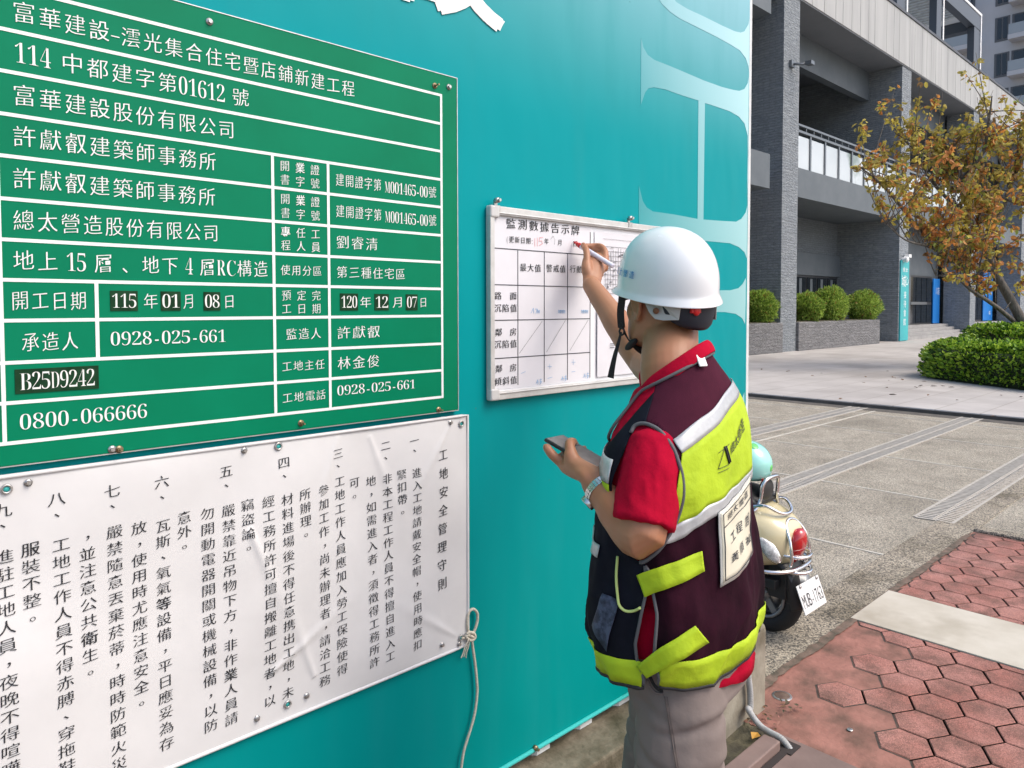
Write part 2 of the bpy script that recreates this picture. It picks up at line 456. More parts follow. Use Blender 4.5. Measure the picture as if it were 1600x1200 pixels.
# white characters above the board, cut by the photo's upper edge
wl = MB()
BOLD = (.0, ((-.034, 0), (-.017, .012), (0, -.012), (.017, .012), (.034, 0)), .02)
zb0 = fz(752, 38)
for ch, x_ in (('設', fx(704, 0)), ('建', fx(704, 0)-.47)): letter(wl, ch, x_, zb0+.205, .40, .46, lambda u, v, k: (u, FY-.003-k, v), BOLD)
wl.build('company_lettering', M['sign_white'], hoarding)

# ------------------------------------------------------------------ concrete base under the hoarding, and the block at its end
cb = MB(); cb.box(-4, 2.62, 1.50, 1.80, -.05, .148)
ob = cb.build('concrete_curb', M['concrete_old'], None, .008)
tag(ob, 'long low weathered concrete curb beneath the teal hoarding', 'curb')
cb = MB(); cb.box(2.18, 2.685, 1.402, 1.82, -.03, .352)
ob = cb.build('concrete_block', M['concrete'], None, .03, seg=4)
tag(ob, 'stained concrete footing block with a grey pipe running down it', 'concrete block')

# ------------------------------------------------------------------ screws
def screw(X, Z, Y, parent, r=.0052, big=False):
    mb = MB(); mb.cyl((X, Y, Z), (X, Y-.002, Z), r*1.35, 14); mb.cyl((X, Y-.002, Z), (X, Y-.008, Z), r*.8, 6)
    if big: mb.cyl((X, Y-.008, Z), (X, Y-.02, Z), r*.4, 8)
    return mb.build('screw', M['brass'] if big else M['steel'], parent)
def grommet(X, Z, Y, parent):
    mb = MB(); n = 18; c = Vector((X, Y-.0025, Z))
    mb.tube([c + Vector((math.cos(2*math.pi*k/n), 0, math.sin(2*math.pi*k/n)))*.0074 for k in range(n)], .0024, 8, closed=True)
    mb.cyl((X, Y-.0008, Z), (X, Y-.0018, Z), .0074, 14, 1)
    return mb.build('grommet', [M['steel'], M['hoarding_hem']], parent)

# ------------------------------------------------------------------ green licence board
GX0, GX1, GZ0, GZ1 = -.42, 1.304, 1.309, 2.232
GY = FY - .016
sign = empty('site_notice_board', (.45, FY, GZ0), 'big green site notice board ruled in white, above the cloth banner', 'notice board')
mb = MB(); mb.box(GX0, GX1, GY, FY-.001, GZ0, GZ1)
mb.build('panel', M['sign_green'], sign, .0015)
mb = MB()
for a in ((GX0, GX1, GZ0-.002, GZ0), (GX0, GX1, GZ1, GZ1+.002), (GX1, GX1+.002, GZ0-.002, GZ1+.002)): mb.box(a[0], a[1], GY-.001, FY-.001, a[2], a[3])
mb.build('edging', M['edge_alu'], sign)
def gx(x, y=480): return onY(x, y, GY).x
def gz(x, y): return onY(x, y, GY).z
rows = [(691,149.5),(691,194),(691,237),(691,281),(691,324),(691,368),(691,410),(691,451.5),(691,493.5),(691,537),(691,578.5),(691,620)]
RZ = [gz(*p) for p in rows]
XR, XM1, XM0, XL = gx(690.5), gx(514.5), gx(428.5), gx(5, 600)
XD = gx(152.5, 540)
LW = .0033
def gfn(u, v, k): return (u, GY-.0012-k, v)
gl = MB()
def hl(x0, x1, z): gl.box(x0-LW, x1+LW, GY-.0008, GY+.001, z-LW, z+LW)
def vl(x, z0, z1): gl.box(x-LW, x+LW, GY-.0011, GY+.001, min(z0, z1), max(z0, z1))
LX = GX0 + .09
for i, z in enumerate(RZ): hl(LX, XR, z)
vl(XR, RZ[0]+LW, RZ[11]-LW); vl(XM1, RZ[3], RZ[11]); vl(XM0, RZ[3], RZ[11]); vl(XD, RZ[7], RZ[9]); vl(LX, RZ[0]+LW, RZ[11]-LW)
vl(XL, RZ[0], RZ[11])
gl.build('grid_lines', M['sign_white'], sign)
def rz(i, f=.5): return RZ[i] + (RZ[i+1]-RZ[i])*f
CH = .043
def cell(s, x0, x1, i, f=.5, h=CH, yl=480, serif=True, style=KAI, nm='lettering', m='sign_white'):
    mb = MB(); line(mb, s, gx(x0, yl), gx(x1, yl), rz(i, f), h*.90, gfn, style, serif)
    return mb.build(nm, M[m], sign)
cell('富華建設–澐光集合住宅暨店鋪新建工程', 20, 553, 0, .52, .046, 60)
cell('114 中都建字第01612 號', 23, 388, 1, .5, .046, 110)
cell('富華建設股份有限公司', 20, 366, 2, .5, .046, 180)
cell('許獻叡建築師事務所', 20, 337, 3, .48, .046, 230)
cell('許獻叡建築師事務所', 20, 336, 4, .48, .046, 290)
cell('總太營造股份有限公司', 20, 341, 5, .5, .045, 350)
cell('地上 15 層 、地下 4 層RC構造', 20, 418, 6, .5, .044, 410)
cell('開工日期', 17, 135, 7, .5, .042, 465)
cell('年', 224, 247, 7, .5, .038); cell('月', 286, 304, 7, .5, .038); cell('日', 349, 367, 7, .5, .036)
cell('承造人', 33, 122, 8, .52, .042, 525)
cell('0928-025-661', 172, 353, 8, .5, .034, 525)
cell('0800-066666', 30, 230, 10, .5, .036, 650)
for i, (a, b2) in ((3, ('開業證', '書字號')), (4, ('開業證', '書字號')), (5, ('專任工', '程人員')), (7, ('預定完', '工日期'))):
    mb = MB()
    for s, f in ((a, .30), (b2, .72)): line(mb, s, gx(440), gx(501), rz(i, f), .026, gfn, KAI, gap=.62)
    mb.build('lettering', M['sign_white'], sign)
cell('使用分區', 439, 503, 6, .5, .029); cell('監造人', 446, 501, 8, .5, .032); cell('工地主任', 439, 506, 9, .5, .029); cell('工地電話', 439, 507, 10, .5, .029)
for i in (3, 4):
    mb = MB(); line(mb, '建開證字第', gx(526), gx(597), rz(i), .033, gfn); line(mb, 'M001465-00', gx(602), gx(669), rz(i, .53), .033, gfn, gap=.05); line(mb, '號', gx(670), gx(682), rz(i), .033, gfn)
    mb.build('lettering', M['sign_white'], sign)
cell('劉睿清', 526, 591, 5, .5, .038); cell('第三種住宅區', 526, 633, 6, .5, .035)
cell('年', 562, 580, 7, .5, .034); cell('月', 613, 630, 7, .5, .034); cell('日', 655, 667, 7, .5, .032)
cell('許獻叡', 526, 593, 8, .5, .037); cell('林金俊', 526, 592, 9, .5, .038); cell('0928-025-661', 525, 648, 10, .42, .030)
def sticker(s, x0, x1, i, h, y=470, f=.5, txt=.8):
    mb = MB(); a, b2 = gx(x0, y), gx(x1, y); z = rz(i, f)
    mb.box(a, b2, GY-.0016, GY+.0005, z-h/2, z+h/2, 0)
    o = mb.build('number_sticker', M['sticker'], sign)
    mt = MB(); line(mt, s, a+(b2-a)*.05, b2-(b2-a)*.05, z, h*txt, lambda u, v, k: (u, GY-.0022-k, v), HEI, True, gap=.03)
    mt.build('digits', M['sticker_white'], o)
sticker('115', 172, 215, 7, .040); sticker('01', 251, 282, 7, .040); sticker('08', 318, 344, 7, .040)
sticker('120', 531, 559, 7, .042); sticker('12', 585, 607, 7, .042); sticker('07', 634, 652, 7, .042)
sticker('B25D9242', 23, 154, 9, .045, 590, .48, .82)
for (x, y), bg in (((327,34),0), ((679,134),1), ((701,136),0), ((175,702),0), ((186,702),1), ((470,661),1), ((685,640),1), ((20,-60),0)):
    q = onY(x, y, GY); screw(q.x, q.z, GY, sign, .0056, bg)

# ------------------------------------------------------------------ white cloth banner with the site rules
BX0, BX1, BZ0, BZ1 = -.42, 1.343, .622, 1.289
BN = FY - .004
def by(x, z):
    """the cloth hangs a little slack between its eyelets"""
    t = (z-BZ0)/(BZ1-BZ0); e = min(1, max(0, (BX1-x)/.1), ) * (4*t*(1-t))**.5 if 0 < t < 1 else 0
    w = .0045*math.sin(x*9 + z*7) + .004*math.sin(x*15.3 - z*5 + 1) + .006*mnoise.noise(Vector((x*4.2, z*5, 3)))
    cr = 0
    for (cx, cz, ang, ln) in ((1.28, 1.27, -2.2, .3), (.93, 1.28, -1.9, .28), (.86, .70, 1.9, .26), (1.3, .66, 2.5, .3), (.70, 1.1, -1.2, .3), (.75, .75, .5, .28), (1.02, 1.27, -1.2, .3)):
        dx, dz = x-cx, z-cz; ca, sa = math.cos(ang), math.sin(ang); a = dx*ca+dz*sa; q = -dx*sa+dz*ca
        if 0 < a < ln: cr += .0052*math.exp(-(q/(.006+.05*a))**2)*(1-a/ln)
    return BN - .005 - e*(w + .006 + cr)
bm_ = mat('banner_cloth', (.68,.678,.675), .85, (.63,.628,.625), 6, spec=.2, bump=.12, bscale=420, dist=.0008)
M['banner'] = bm_
banner = empty('rules_banner', (.45, FY, BZ0), 'white cloth banner of black handwritten-style site rules, pinned below the green board', 'banner')
mb = MB(); NX, NZ = 520, 210
mb.rings([[(x, by(x, z), z) for x in [BX0+(BX1-BX0)*i/NX for i in range(NX+1)]] for z in [BZ0+(BZ1-BZ0)*j/NZ + .004*math.sin(j*0) for j in range(NZ+1)]], 0, True, False, False)
mb.build('cloth', M['banner'], banner)
hemp = [(BX0, by(BX0, BZ1), BZ1)] + [(x, by(x, BZ1)-.001, BZ1) for x in [BX0 + .06*i for i in range(1, 30)] if x < BX1] + [(BX1, by(BX1, BZ1), BZ1)] + [(BX1, by(BX1, z), z) for z in (1.2, 1.05, .9, .75)] + [(BX1, by(BX1, BZ0), BZ0)] + [(x, by(x, BZ0)-.001, BZ0) for x in [BX1 - .06*i for i in range(1, 30)] if x > BX0]
mb = MB(); mb.tube(hemp, .0045, 8); mb.build('rolled_hem', M['banner'], banner)
def bfn(u, v, k): return (u, by(u, v)-.0016-k, v)
def bcol(s, x0, y0, x1, y1, w=.031, h=.0285):
    a, c = onY(x0, y0, BN-.005), onY(x1, y1, BN-.005)
    mb = MB(); column(mb, s, (a.x+c.x)/2, a.z, c.z, w, h, bfn, KAIB if len(s) == 8 else (-.012, ((-.011, -.004), (.011, .004)), .09))
    mb.build('lettering', M['ink'], banner)
bcol('工地安全管理守則', 688, 710, 692, 911, .034, .035)
bcol('一、', 647, 688, 645, 703); bcol('進入工地請戴安全帽，使用時應扣', 648, 738, 651, 1006); bcol('緊扣帶。', 626, 741, 627, 799)
bcol('二、', 603, 696, 602, 715); bcol('非本工程工作人員不得擅自進入工', 603, 748, 608, 1023); bcol('地，如需進入者，須徵得工務所許', 578, 752, 584, 1032); bcol('可。', 554, 754, 554, 775)
bcol('三、', 527.5, 708, 527, 727); bcol('工地工作人員應加入勞工保險使得', 528, 752, 535, 1044); bcol('參加工作，尚未辦理者，請洽工務', 502, 765, 508, 1062); bcol('所辦理。', 473, 771, 475, 833)
bcol('四、', 442, 722, 441.6, 742); bcol('材料進場後不得任意携出工地，未', 444, 779, 451, 1081); bcol('經工務所許可擅自搬離工地者，以', 413, 783, 424, 1093); bcol('竊盜論。', 384, 788, 386, 854)
bcol('五、', 352, 736, 353, 757); bcol('嚴禁靠近吊物下方，非作業人員請', 353, 797, 363, 1121); bcol('勿開動電器開關或機械設備，以防', 322, 802, 330, 1132); bcol('意外。', 287, 808, 288, 853)
bcol('六、', 251, 752, 252, 775); bcol('瓦斯、氧氣等設備，平日應妥為存', 252, 821, 262, 1160); bcol('放，使用時尤應注意安全。', 214, 824, 223, 1097)
bcol('七、', 174, 766, 174, 789); bcol('嚴禁隨意丟棄菸蒂，時時防範火災', 175, 830, 188, 1191); bcol('，並注意公共衛生。', 134, 838, 141, 1047)
bcol('八、', 87, 779, 89, 803); bcol('工地工作人員不得赤膊、穿拖鞋', 91, 851, 107, 1193); bcol('服裝不整。', 46, 858, 52, 964)
bcol('九、', 6, 797, 2, 821); bcol('進駐工地人員，夜晚不得喧嘩', 6, 870, 16, 1196)
for (x, y), t in (((44,754),0), ((381,703),0), ((703,660),0), ((479,1087),0), ((717,1008),0), ((690,1007),0), ((401,1122),0), ((434,697),1), ((720,662),1), ((449,1100),1), ((720,996),1), ((10,764),1)):
    q = onY(x, y, BN-.006); yy = by(q.x, min(max(q.z, BZ0+.004), BZ1-.004)) - .0005
    (grommet if t else screw)(q.x, min(max(q.z, BZ0+.012), BZ1-.012), yy, banner)

# rope tied to the banner's corner eyelet
def rp(x, y, o=.012): 
    p = onY(x, y, FY-o); return p
def z4(x, y): return (380 + x/2.1425, 640 + y/2.1425)
mb = MB()
mb.tube([rp(*z4(*p)) for p in ((730,765),(748,762),(762,757),(752,735),(751,700),(757,676),(770,668),(783,680),(784,705),(776,735),(764,757))], .0042, 8, sub=5)
mb.tube([rp(*z4(*p), .016) for p in ((748,752),(758,746),(772,750),(776,762),(766,772),(752,768),(746,758),(758,756),(772,764))], .0046, 8, sub=5)
for q, (dx, dy) in enumerate(((0, 0), (5, 3), (-6, 4))):
    mb.tube([rp(*z4(*p), .014+.003*q) for p in ((758,765),(750+dx,790),(742+dx,812+dy),(738+dx*1.5,828+dy))], .0018, 6, sub=4)
mb.tube([rp(*z4(*p), .012) for p in ((765,762),(769,800),(776,850),(782,910),(783,950),(776,1010),(764,1060),(748,1110),(737,1150),(730,1200),(726,1260),(730,1330))], .0040, 8, sub=5)
rope = mb.build('rope', M['rope'])
tag(rope, 'frayed cream cord knotted to the eyelet of the white banner', 'rope')

# ------------------------------------------------------------------ whiteboard
WX0, WX1, WZ0, WZ1 = 1.420, 2.262, 1.324, 1.894
WY = FY - .024                                          # front of the frame
wb = empty('whiteboard', (1.84, FY, WZ0), 'aluminium framed whiteboard with a ruled data sheet, beside the green board', 'whiteboard')
mb = MB(); mb.box(WX0+.006, WX1-.006, FY-.014, FY-.002, WZ0+.006, WZ1-.006); mb.build('panel', M['board_white'], wb)
FWD = .026
mb = MB()
mb.box(WX0+.03, WX1-.03, WY, FY-.003, WZ0, WZ0+FWD); mb.box(WX0+.03, WX1-.03, WY, FY-.003, WZ1-FWD, WZ1)
mb.box(WX0, WX0+.017, WY, FY-.003, WZ0+.03, WZ1-.03); mb.box(WX1-FWD, WX1, WY, FY-.003, WZ0+.03, WZ1-.03)
mb.box(WX0+.03, WX1-.03, WY-.003, WY+.002, WZ0+FWD-.009, WZ0+FWD-.004); mb.box(WX0+.03, WX1-.03, WY-.003, WY+.002, WZ1-FWD+.004, WZ1-FWD+.009)
mb.build('frame', M['frame_alu'], wb, .002)
for X in (WX0, WX1-.034):
    for Z in (WZ0, WZ1-.034):
        mb = MB(); mb.box(X-.001, X+.035, WY-.0035, FY-.002, Z-.001, Z+.035); mb.build('corner_cap', M['corner_grey'], wb, .006, seg=3)
for x, y in ((777, 323), (985, 346)):
    q = onY(x, y, WY); mb = MB(); mb.box(q.x-.010, q.x+.010, WY-.002, WY+.0, WZ1-.02, WZ1+.001); mb.box(q.x-.006, q.x+.006, WY+.006, WY+.012, WZ1, WZ1+.018)
    mb.cyl((q.x, WY+.006, WZ1+.016), (q.x, WY-.006, WZ1+.016), .008, 12); mb.cyl((q.x, WY-.006, WZ1+.016), (q.x, WY-.014, WZ1+.016), .0045, 8)
    mb.build('hanging_clip', M['steel'], wb)
PYW = FY - .0150                                        # face of the sheet
def wx(x, y=480): return onY(x, y, PYW).x
def wz(x, y): return onY(x, y, PYW).z
def z5(x, y): return (740 + x/3.528, 300 + y/3.528)
WL, WR = WX0+.018, wx(*z5(643, 500))
mb = MB(); mb.box(WL, WR+.002, PYW, FY-.0139, WZ0+FWD+.004, WZ1-FWD-.004)
sheet = mb.build('data_sheet', M['paper'], wb)
VX = [wx(*z5(x, 600)) for x in (243.5, 389, 517.5)]
HZ = [wz(*z5(x, y)) for x, y in ((243, 318), (243, 514), (243, 705), (243, 910))]
gl = MB(); lw = .0013
for z in HZ: gl.box(WL+.001, WR, PYW-.0009, PYW+.0002, z-lw, z+lw)
for x in VX + [WR-.001]: gl.box(x-lw*.8, x+lw*.8, PYW-.0012, PYW+.0002, WZ0+FWD+.012, HZ[0] if x != WR-.001 else WZ1-FWD-.02)
gl.build('ruled_grid', M['ink_grey'], wb)
def wfn(u, v, k): return (u, PYW-.0014-k, v)
def wtxt(s, a, b2, h, m='ink', gap=.14, style=KAIB, serif=True):
    p, q = onY(*z5(*a), PYW), onY(*z5(*b2), PYW)
    mb = MB(); line(mb, s, p.x, q.x, (p.z+q.z)/2, h, wfn, style, serif, gap=gap); mb.build('lettering', M[m], wb)
wtxt('監測數據告示牌', (178, 178), (582, 207), .033, gap=.2)
wtxt('(更新日期:', (178, 262), (328, 268), .021)
wtxt('年', (388, 271), (413, 271), .020); wtxt('月', (462, 278), (486, 278), .021)
wtxt('日', (545, 285), (572, 285), .020)
wtxt('最大值', (254, 415), (370, 420), .026); wtxt('警戒值', (399, 420), (506, 424), .026); wtxt('行動值', (529, 424), (633, 428), .026)
wtxt('路面', (113, 570), (236, 574), .025, gap=1.15); wtxt('沉陷值', (112, 640), (237, 640), .026)
wtxt('鄰房', (116, 774), (236, 770), .025, gap=1.1); wtxt('沉陷值', (112, 840), (237, 836), .026)
wtxt('鄰房', (118, 975), (236, 966), .025, gap=1.1); wtxt('傾斜值', (113, 1045), (238, 1036), .026)
def pen(strokes, m, r=.0011):
    mb = MB()
    for st in strokes:
        P = [onY(*z5(*p), PYW-.0012) for p in st]
        for a, c in zip(P, P[1:]):
            d = (c-a); 
            if d.length < 1e-5: continue
            t = d.normalized(); w = Vector((-t.z, 0, t.x))*r
            mb.add([a-w-t*r*.5, a+w-t*r*.5, c+w+t*r*.5, c-w+t*r*.5], [(0, 1, 2, 3)])
    mb.build('handwriting', M[m], wb)
pen([[(338,255),(338,300)], [(352,252),(352,298)], [(382,250),(364,252),(362,270),(376,270),(380,285),(362,294)], [(556,275),(572,270),(572,300)]], 'ink_red', .0009)
pen([[(425,262),(438,242),(448,262)], [(448,262),(446,290)]], 'ink_grey', .0004)
bl = [[(316,668),(330,640),(332,668)], [(340,645),(352,645),(344,670)]]
for x in (358, 474, 486, 498, 600, 612, 624): bl += [[(x-5,668),(x-5,650),(x,656),(x+1,668)], [(x+1,656),(x+6,652),(x+6,668)]]
pen(bl, 'ink_blue', .0008)
pen([[(252,890),(378,713)], [(402,882),(506,708)], [(530,875),(632,705)]], 'ink_grey', .0005)
pen([[(408,962),(432,962)], [(420,948),(420,976)], [(408,1028),(434,1020)], [(540,938),(562,938)], [(550,922),(550,952)], [(540,992),(560,988)], [(262,1000),(286,990)]], 'ink_blue', .0006)
sq = []
for cx, cy in ((362, 1048), (500, 1030), (622, 1015)):
    sq += [[(cx-18,cy+10),(cx-8,cy-14),(cx-6,cy+12)], [(cx-14,cy),(cx-2,cy-2)], [(cx+2,cy-12),(cx+14,cy-16)], [(cx+8,cy-20),(cx+6,cy+10)], [(cx+2,cy-2),(cx+16,cy-4)], [(cx+14,cy),(cx+2,cy+14)]]
pen(sq, 'ink_blue', .0007)
# drawing sheet and note sheet taped on the other half
DX0, DX1 = wx(*z5(664, 300)), WX1-FWD-.012
mb = MB(); mb.rings([[(DX0+(DX1-DX0)*i/12, FY-.0152-.002*abs(math.sin(i*.8+j*.5)), 1.60+(WZ1-FWD-.016-1.60)*j/10) for i in range(13)] for j in range(11)], 0, True, False, False)
ds = mb.build('drawing_sheet', M['paper'], wb)
mb = MB(); mb.rings([[(DX0+.012+(DX1-DX0-.02)*i/12, FY-.0178-.003*abs(math.sin(i*.6+1)), WZ0+FWD+.012+.235*j/10) for i in range(13)] for j in range(11)], 0, True, False, False)
nsht = mb.build('note_sheet', M['paper'], wb)
random.seed(5)
g = MB(); YD = FY-.0186
gz0, gz1, gx0, gx1 = 1.645, 1.805, DX0+.055, DX1-.03
for i in range(11):
    z = gz0 + (gz1-gz0)*i/10; g.box(gx0, gx1, YD, YD+.0004, z-.0006, z+.0006)
for i in range(19):
    x = gx0 + (gx1-gx0)*i/18; g.box(x-.0005, x+.0005, YD-.0005, YD+.0001, gz0+random.random()*.03, gz1-random.random()*.02)
for k in range(70):
    x, z = gx0+random.random()*(gx1-gx0), gz0+random.random()*(gz1-gz0); a, c = random.choice(((.008, .001), (.001, .008), (.004, .003), (.006, .0022)))
    g.box(x-a, x+a, YD-.001, YD-.0006, z-c, z+c)
g.box(gx0-.01, gx1, YD, YD+.0004, gz1+.025, gz1+.0258)
g.build('floor_plan', M['ink_soft'], ds)
g = MB(); YN = FY-.0216

q = onY(*z5(757, 845), YN); g.box(q.x-.004, q.x+.02, YN, YN+.0004, q.z-.009, q.z-.007); g.box(q.x-.004, q.x+.02, YN, YN+.0004, q.z+.004, q.z+.006); g.box(q.x-.004, q.x+.02, YN, YN+.0004, q.z-.002, q.z-.001)
g.build('print', M['ink_grey'], nsht)
# ------------------------------------------------------------------ ground materials
def speckle(name, a, b_, c, scale=260, rough=.9, stain=(.09,.08,.06), sscale=.9, scon=(.52,.75), low=.28):
    m = mat(name, a, rough, b_, 3, 6, col3=stain, scale3=sscale, con3=scon)
    nt = m.node_tree; L = nt.links; bb = nt.nodes["Principled BSDF"]
    src = bb.inputs["Base Color"].links[0].from_socket
    t = nt.nodes.new("ShaderNodeTexCoord")
    vo = nt.nodes.new("ShaderNodeTexVoronoi"); vo.inputs["Scale"].default_value = scale; L.new(t.outputs["Object"], vo.inputs["Vector"])
    sp = nt.nodes.new("ShaderNodeSeparateColor"); L.new(vo.outputs["Color"], sp.inputs[0])
    cr = nt.nodes.new("ShaderNodeValToRGB"); cr.color_ramp.elements[0].color = (low, low, low, 1); cr.color_ramp.elements[1].color = (*c, 1)
    cr.color_ramp.elements[0].position = .1; cr.color_ramp.elements[1].position = .95
    L.new(sp.outputs[0], cr.inputs[0])
    mx = nt.nodes.new("ShaderNodeMix"); mx.data_type = 'RGBA'; mx.blend_type = 'MULTIPLY'; mx.inputs[0].default_value = 1
    L.new(src, mx.inputs[6]); L.new(cr.outputs[0], mx.inputs[7]); L.new(mx.outputs[2], bb.inputs["Base Color"])
    bp = nt.nodes.new("ShaderNodeBump"); bp.inputs["Strength"].default_value = .7; bp.inputs["Distance"].default_value = .003
    L.new(vo.outputs["Distance"], bp.inputs["Height"]); bp.invert = True; L.new(bp.outputs[0], bb.inputs["Normal"])
    return m
M['aggregate'] = speckle('exposed_aggregate', (.250,.235,.200), (.335,.315,.272), (1.75,1.67,1.52), 175, stain=(.13,.12,.10), sscale=.55, low=.40)
M['aggregate_kerb'] = speckle('kerb_aggregate', (.25,.228,.188), (.32,.295,.245), (1.6,1.52,1.4), 130, stain=(.115,.10,.07), sscale=2.2, scon=(.5,.72))
M['red_tile'] = speckle('red_stamped_concrete', (.355,.140,.108), (.46,.225,.185), (1.10,1.09,1.08), 230, .85, (.17,.085,.064), 8, (.40,.72), .66)
M['bare_red'] = speckle('worn_red_screed', (.34,.158,.122), (.46,.230,.182), (1.15,1.13,1.12), 200, .88, (.15,.092,.066), 5.5, (.40,.68), .50)
for m_, sc_, a_ in ((M['red_tile'], 42, .16), (M['bare_red'], 30, .2)):   # rough stamped surface
    nt = m_.node_tree; b = nt.nodes["Principled BSDF"]; t = nt.nodes.new("ShaderNodeTexCoord"); n = nt.nodes.new("ShaderNodeTexNoise"); n.inputs["Scale"].default_value = sc_; n.inputs["Detail"].default_value = 6; nt.links.new(t.outputs["Object"], n.inputs["Vector"])
    bp = nt.nodes.new("ShaderNodeBump"); bp.inputs["Strength"].default_value = .7; bp.inputs["Distance"].default_value = .0032; nt.links.new(n.outputs[0], bp.inputs["Height"]); nt.links.new(b.inputs["Normal"].links[0].from_socket, bp.inputs["Normal"]); nt.links.new(bp.outputs[0], b.inputs["Normal"])
M['joint'] = mat('joint_dirt', (.035,.028,.024), .95, (.10,.070,.055), 18)
M['bare_red'] = mat('worn_red_screed', (.27,.125,.098), .85, (.37,.175,.138), 9, 7, bump=.9, bscale=34, dist=.006, col3=(.125,.075,.056), scale3=7, con3=(.40,.72), contrast=(.3,.7), spec=.3)
M['band'] = mat('pale_screed', (.46,.42,.34), .8, (.54,.50,.42), 5, 6, bump=.2, bscale=40, dist=.002, col3=(.36,.32,.25), scale3=3)
M['brown'] = mat('brown_screed', (.17,.115,.100), .7, (.225,.155,.135), 6, 6, bump=.25, bscale=70, dist=.002, col3=(.13,.095,.08), scale3=3)
M['dirt'] = mat('dirt', (.05,.045,.03), .95, (.11,.10,.06), 14, bump=.8, bscale=40, dist=.01)

g = MB(); g.add([(-150,-150,0),(400,-150,0),(400,400,0),(-150,400,0)], [(0,1,2,3)])
structure(g.build('road', M['aggregate']))
g = MB(); g.box(2.53, 60, 1.50, 1.765, -.05, .008); structure(g.build('kerb_strip', M['aggregate_kerb'], None, .004))
# red hexagon paving: bare screed, with the stamped hexagons standing 6 mm proud of their joints
PZ = .006
g = MB(); g.box(2.53, 5.84, -3.5, 1.498, -.05, PZ)
random.seed(3)
bare = structure(g.build('worn_paving', M['bare_red']))
def clip(poly, x0, x1, y0, y1):
    for ax, lim, sg in ((0, x0, 1), (0, x1, -1), (1, y0, 1), (1, y1, -1)):
        out = []
        for a, c in zip(poly, poly[1:] + poly[:1]):
            ia, ic = (a[ax]-lim)*sg >= 0, (c[ax]-lim)*sg >= 0
            if ia: out.append(a)
            if ia != ic:
                t = (lim-a[ax])/(c[ax]-a[ax]); out.append((a[0]+(c[0]-a[0])*t, a[1]+(c[1]-a[1])*t))
        poly = out
        if len(poly) < 3: return []
    return poly
g = MB()
S_ = .1032; PX_ = .1790; PY_ = .1548
for (xa, xb) in ((2.545, 3.745), (4.285, 5.80)):
    for r in range(-26, 12):
        for c in range(-12, 22):
            cx, cy = 3.345 + c*PX_ + (r % 2)*PX_/2*-1, .930 + r*PY_
            if not (xa-.15 < cx < xb+.15 and cy < 1.6): continue
            # the stamp fades out along the kerb and by the footing block, where the screed is bare
            worn = (cy > 1.27 + .09*math.sin(cx*7) + .08*math.sin(cx*17+1)) if cx < 3.85 else (cy > 1.40)
            if worn or (cx < 2.70 and cy > .90) or (cx < 2.90 and cy > 1.08): continue
            q = S_*.958
            poly = [(cx + q*math.sin(math.pi/3*k), cy + q*math.cos(math.pi/3*k)) for k in range(6)]
            poly = clip(poly, xa, xb, -3.4, 1.47)
            if len(poly) < 3: continue
            mx_, my_ = sum(p[0] for p in poly)/len(poly), sum(p[1] for p in poly)/len(poly)
            inn = [(mx_+(p[0]-mx_)*.965, my_+(p[1]-my_)*.965) for p in poly]
            dz = random.uniform(-.0006, .0008); n = len(poly)
            vs = [(x, y, PZ+.0005) for x, y in poly] + [(x, y, PZ+.0034+dz) for x, y in inn]
            g.add(vs, [tuple(range(n, 2*n))] + [(i, (i+1) % n, n+(i+1) % n, n+i) for i in range(n)])
structure(g.build('hexagon_paving', M['red_tile']))
g = MB()
for r in range(-26, 12):
    for c in range(-12, 22):
        cx, cy = 3.345 + c*PX_ + (r % 2)*PX_/2*-1, .930 + r*PY_
        worn = (cy > 1.27 + .09*math.sin(cx*7) + .08*math.sin(cx*17+1)) if cx < 3.85 else (cy > 1.40)
        if worn or (cx < 2.70 and cy > .90) or (cx < 2.90 and cy > 1.08): continue
        poly = clip([(cx + S_*1.04*math.sin(math.pi/3*k), cy + S_*1.04*math.cos(math.pi/3*k)) for k in range(6)], 2.54, 5.82, -3.4, 1.49)
        if len(poly) >= 3: g.add([(x, y, PZ+.0003) for x, y in poly], [tuple(range(len(poly)))])
structure(g.build('paving_joints', M['joint']))
g = MB(); g.box(3.755, 4.275, -3.5, 1.512, -.05, .0135); structure(g.build('pale_band', M['band'], None, .003))
g = MB(); g.box(5.84, 5.94, -3.5, 1.50, -.05, .030); structure(g.build('edge_kerb', M['aggregate_kerb'], None, .014))
g = MB(); g.box(-4, 2.528, -3.5, 1.285, -.05, .020); structure(g.build('brown_paving', M['brown'], None, .004))
g = MB(); NXg, NYg = 46, 6
g.rings([[( -4+6.52*i/NXg, 1.287+.115*j/NYg, .012+.016*mnoise.noise(Vector((i*.9, j*.7, 2)))) for i in range(NXg+1)] for j in range(NYg+1)], 0, True, False, False)
structure(g.build('dirt_strip', M['dirt']))

# raised brown channel cover beside the trench where the pipe goes under
g = MB(); g.box(1.2, 2.425, 1.215, 1.280, .021, .058)
o = g.build('channel_cover', M['brown'], None, .006, seg=3); tag(o, 'brown raised channel cover beside the footing block', 'channel cover')
g = MB(); g.box(2.10, 2.43, 1.19, 1.214, .0205, .0245); g.box(2.425, 2.50, 1.175, 1.25, .0206, .0246)
structure(g.build('pipe_trench', mat('trench_dark', (.035,.027,.025), .9)))

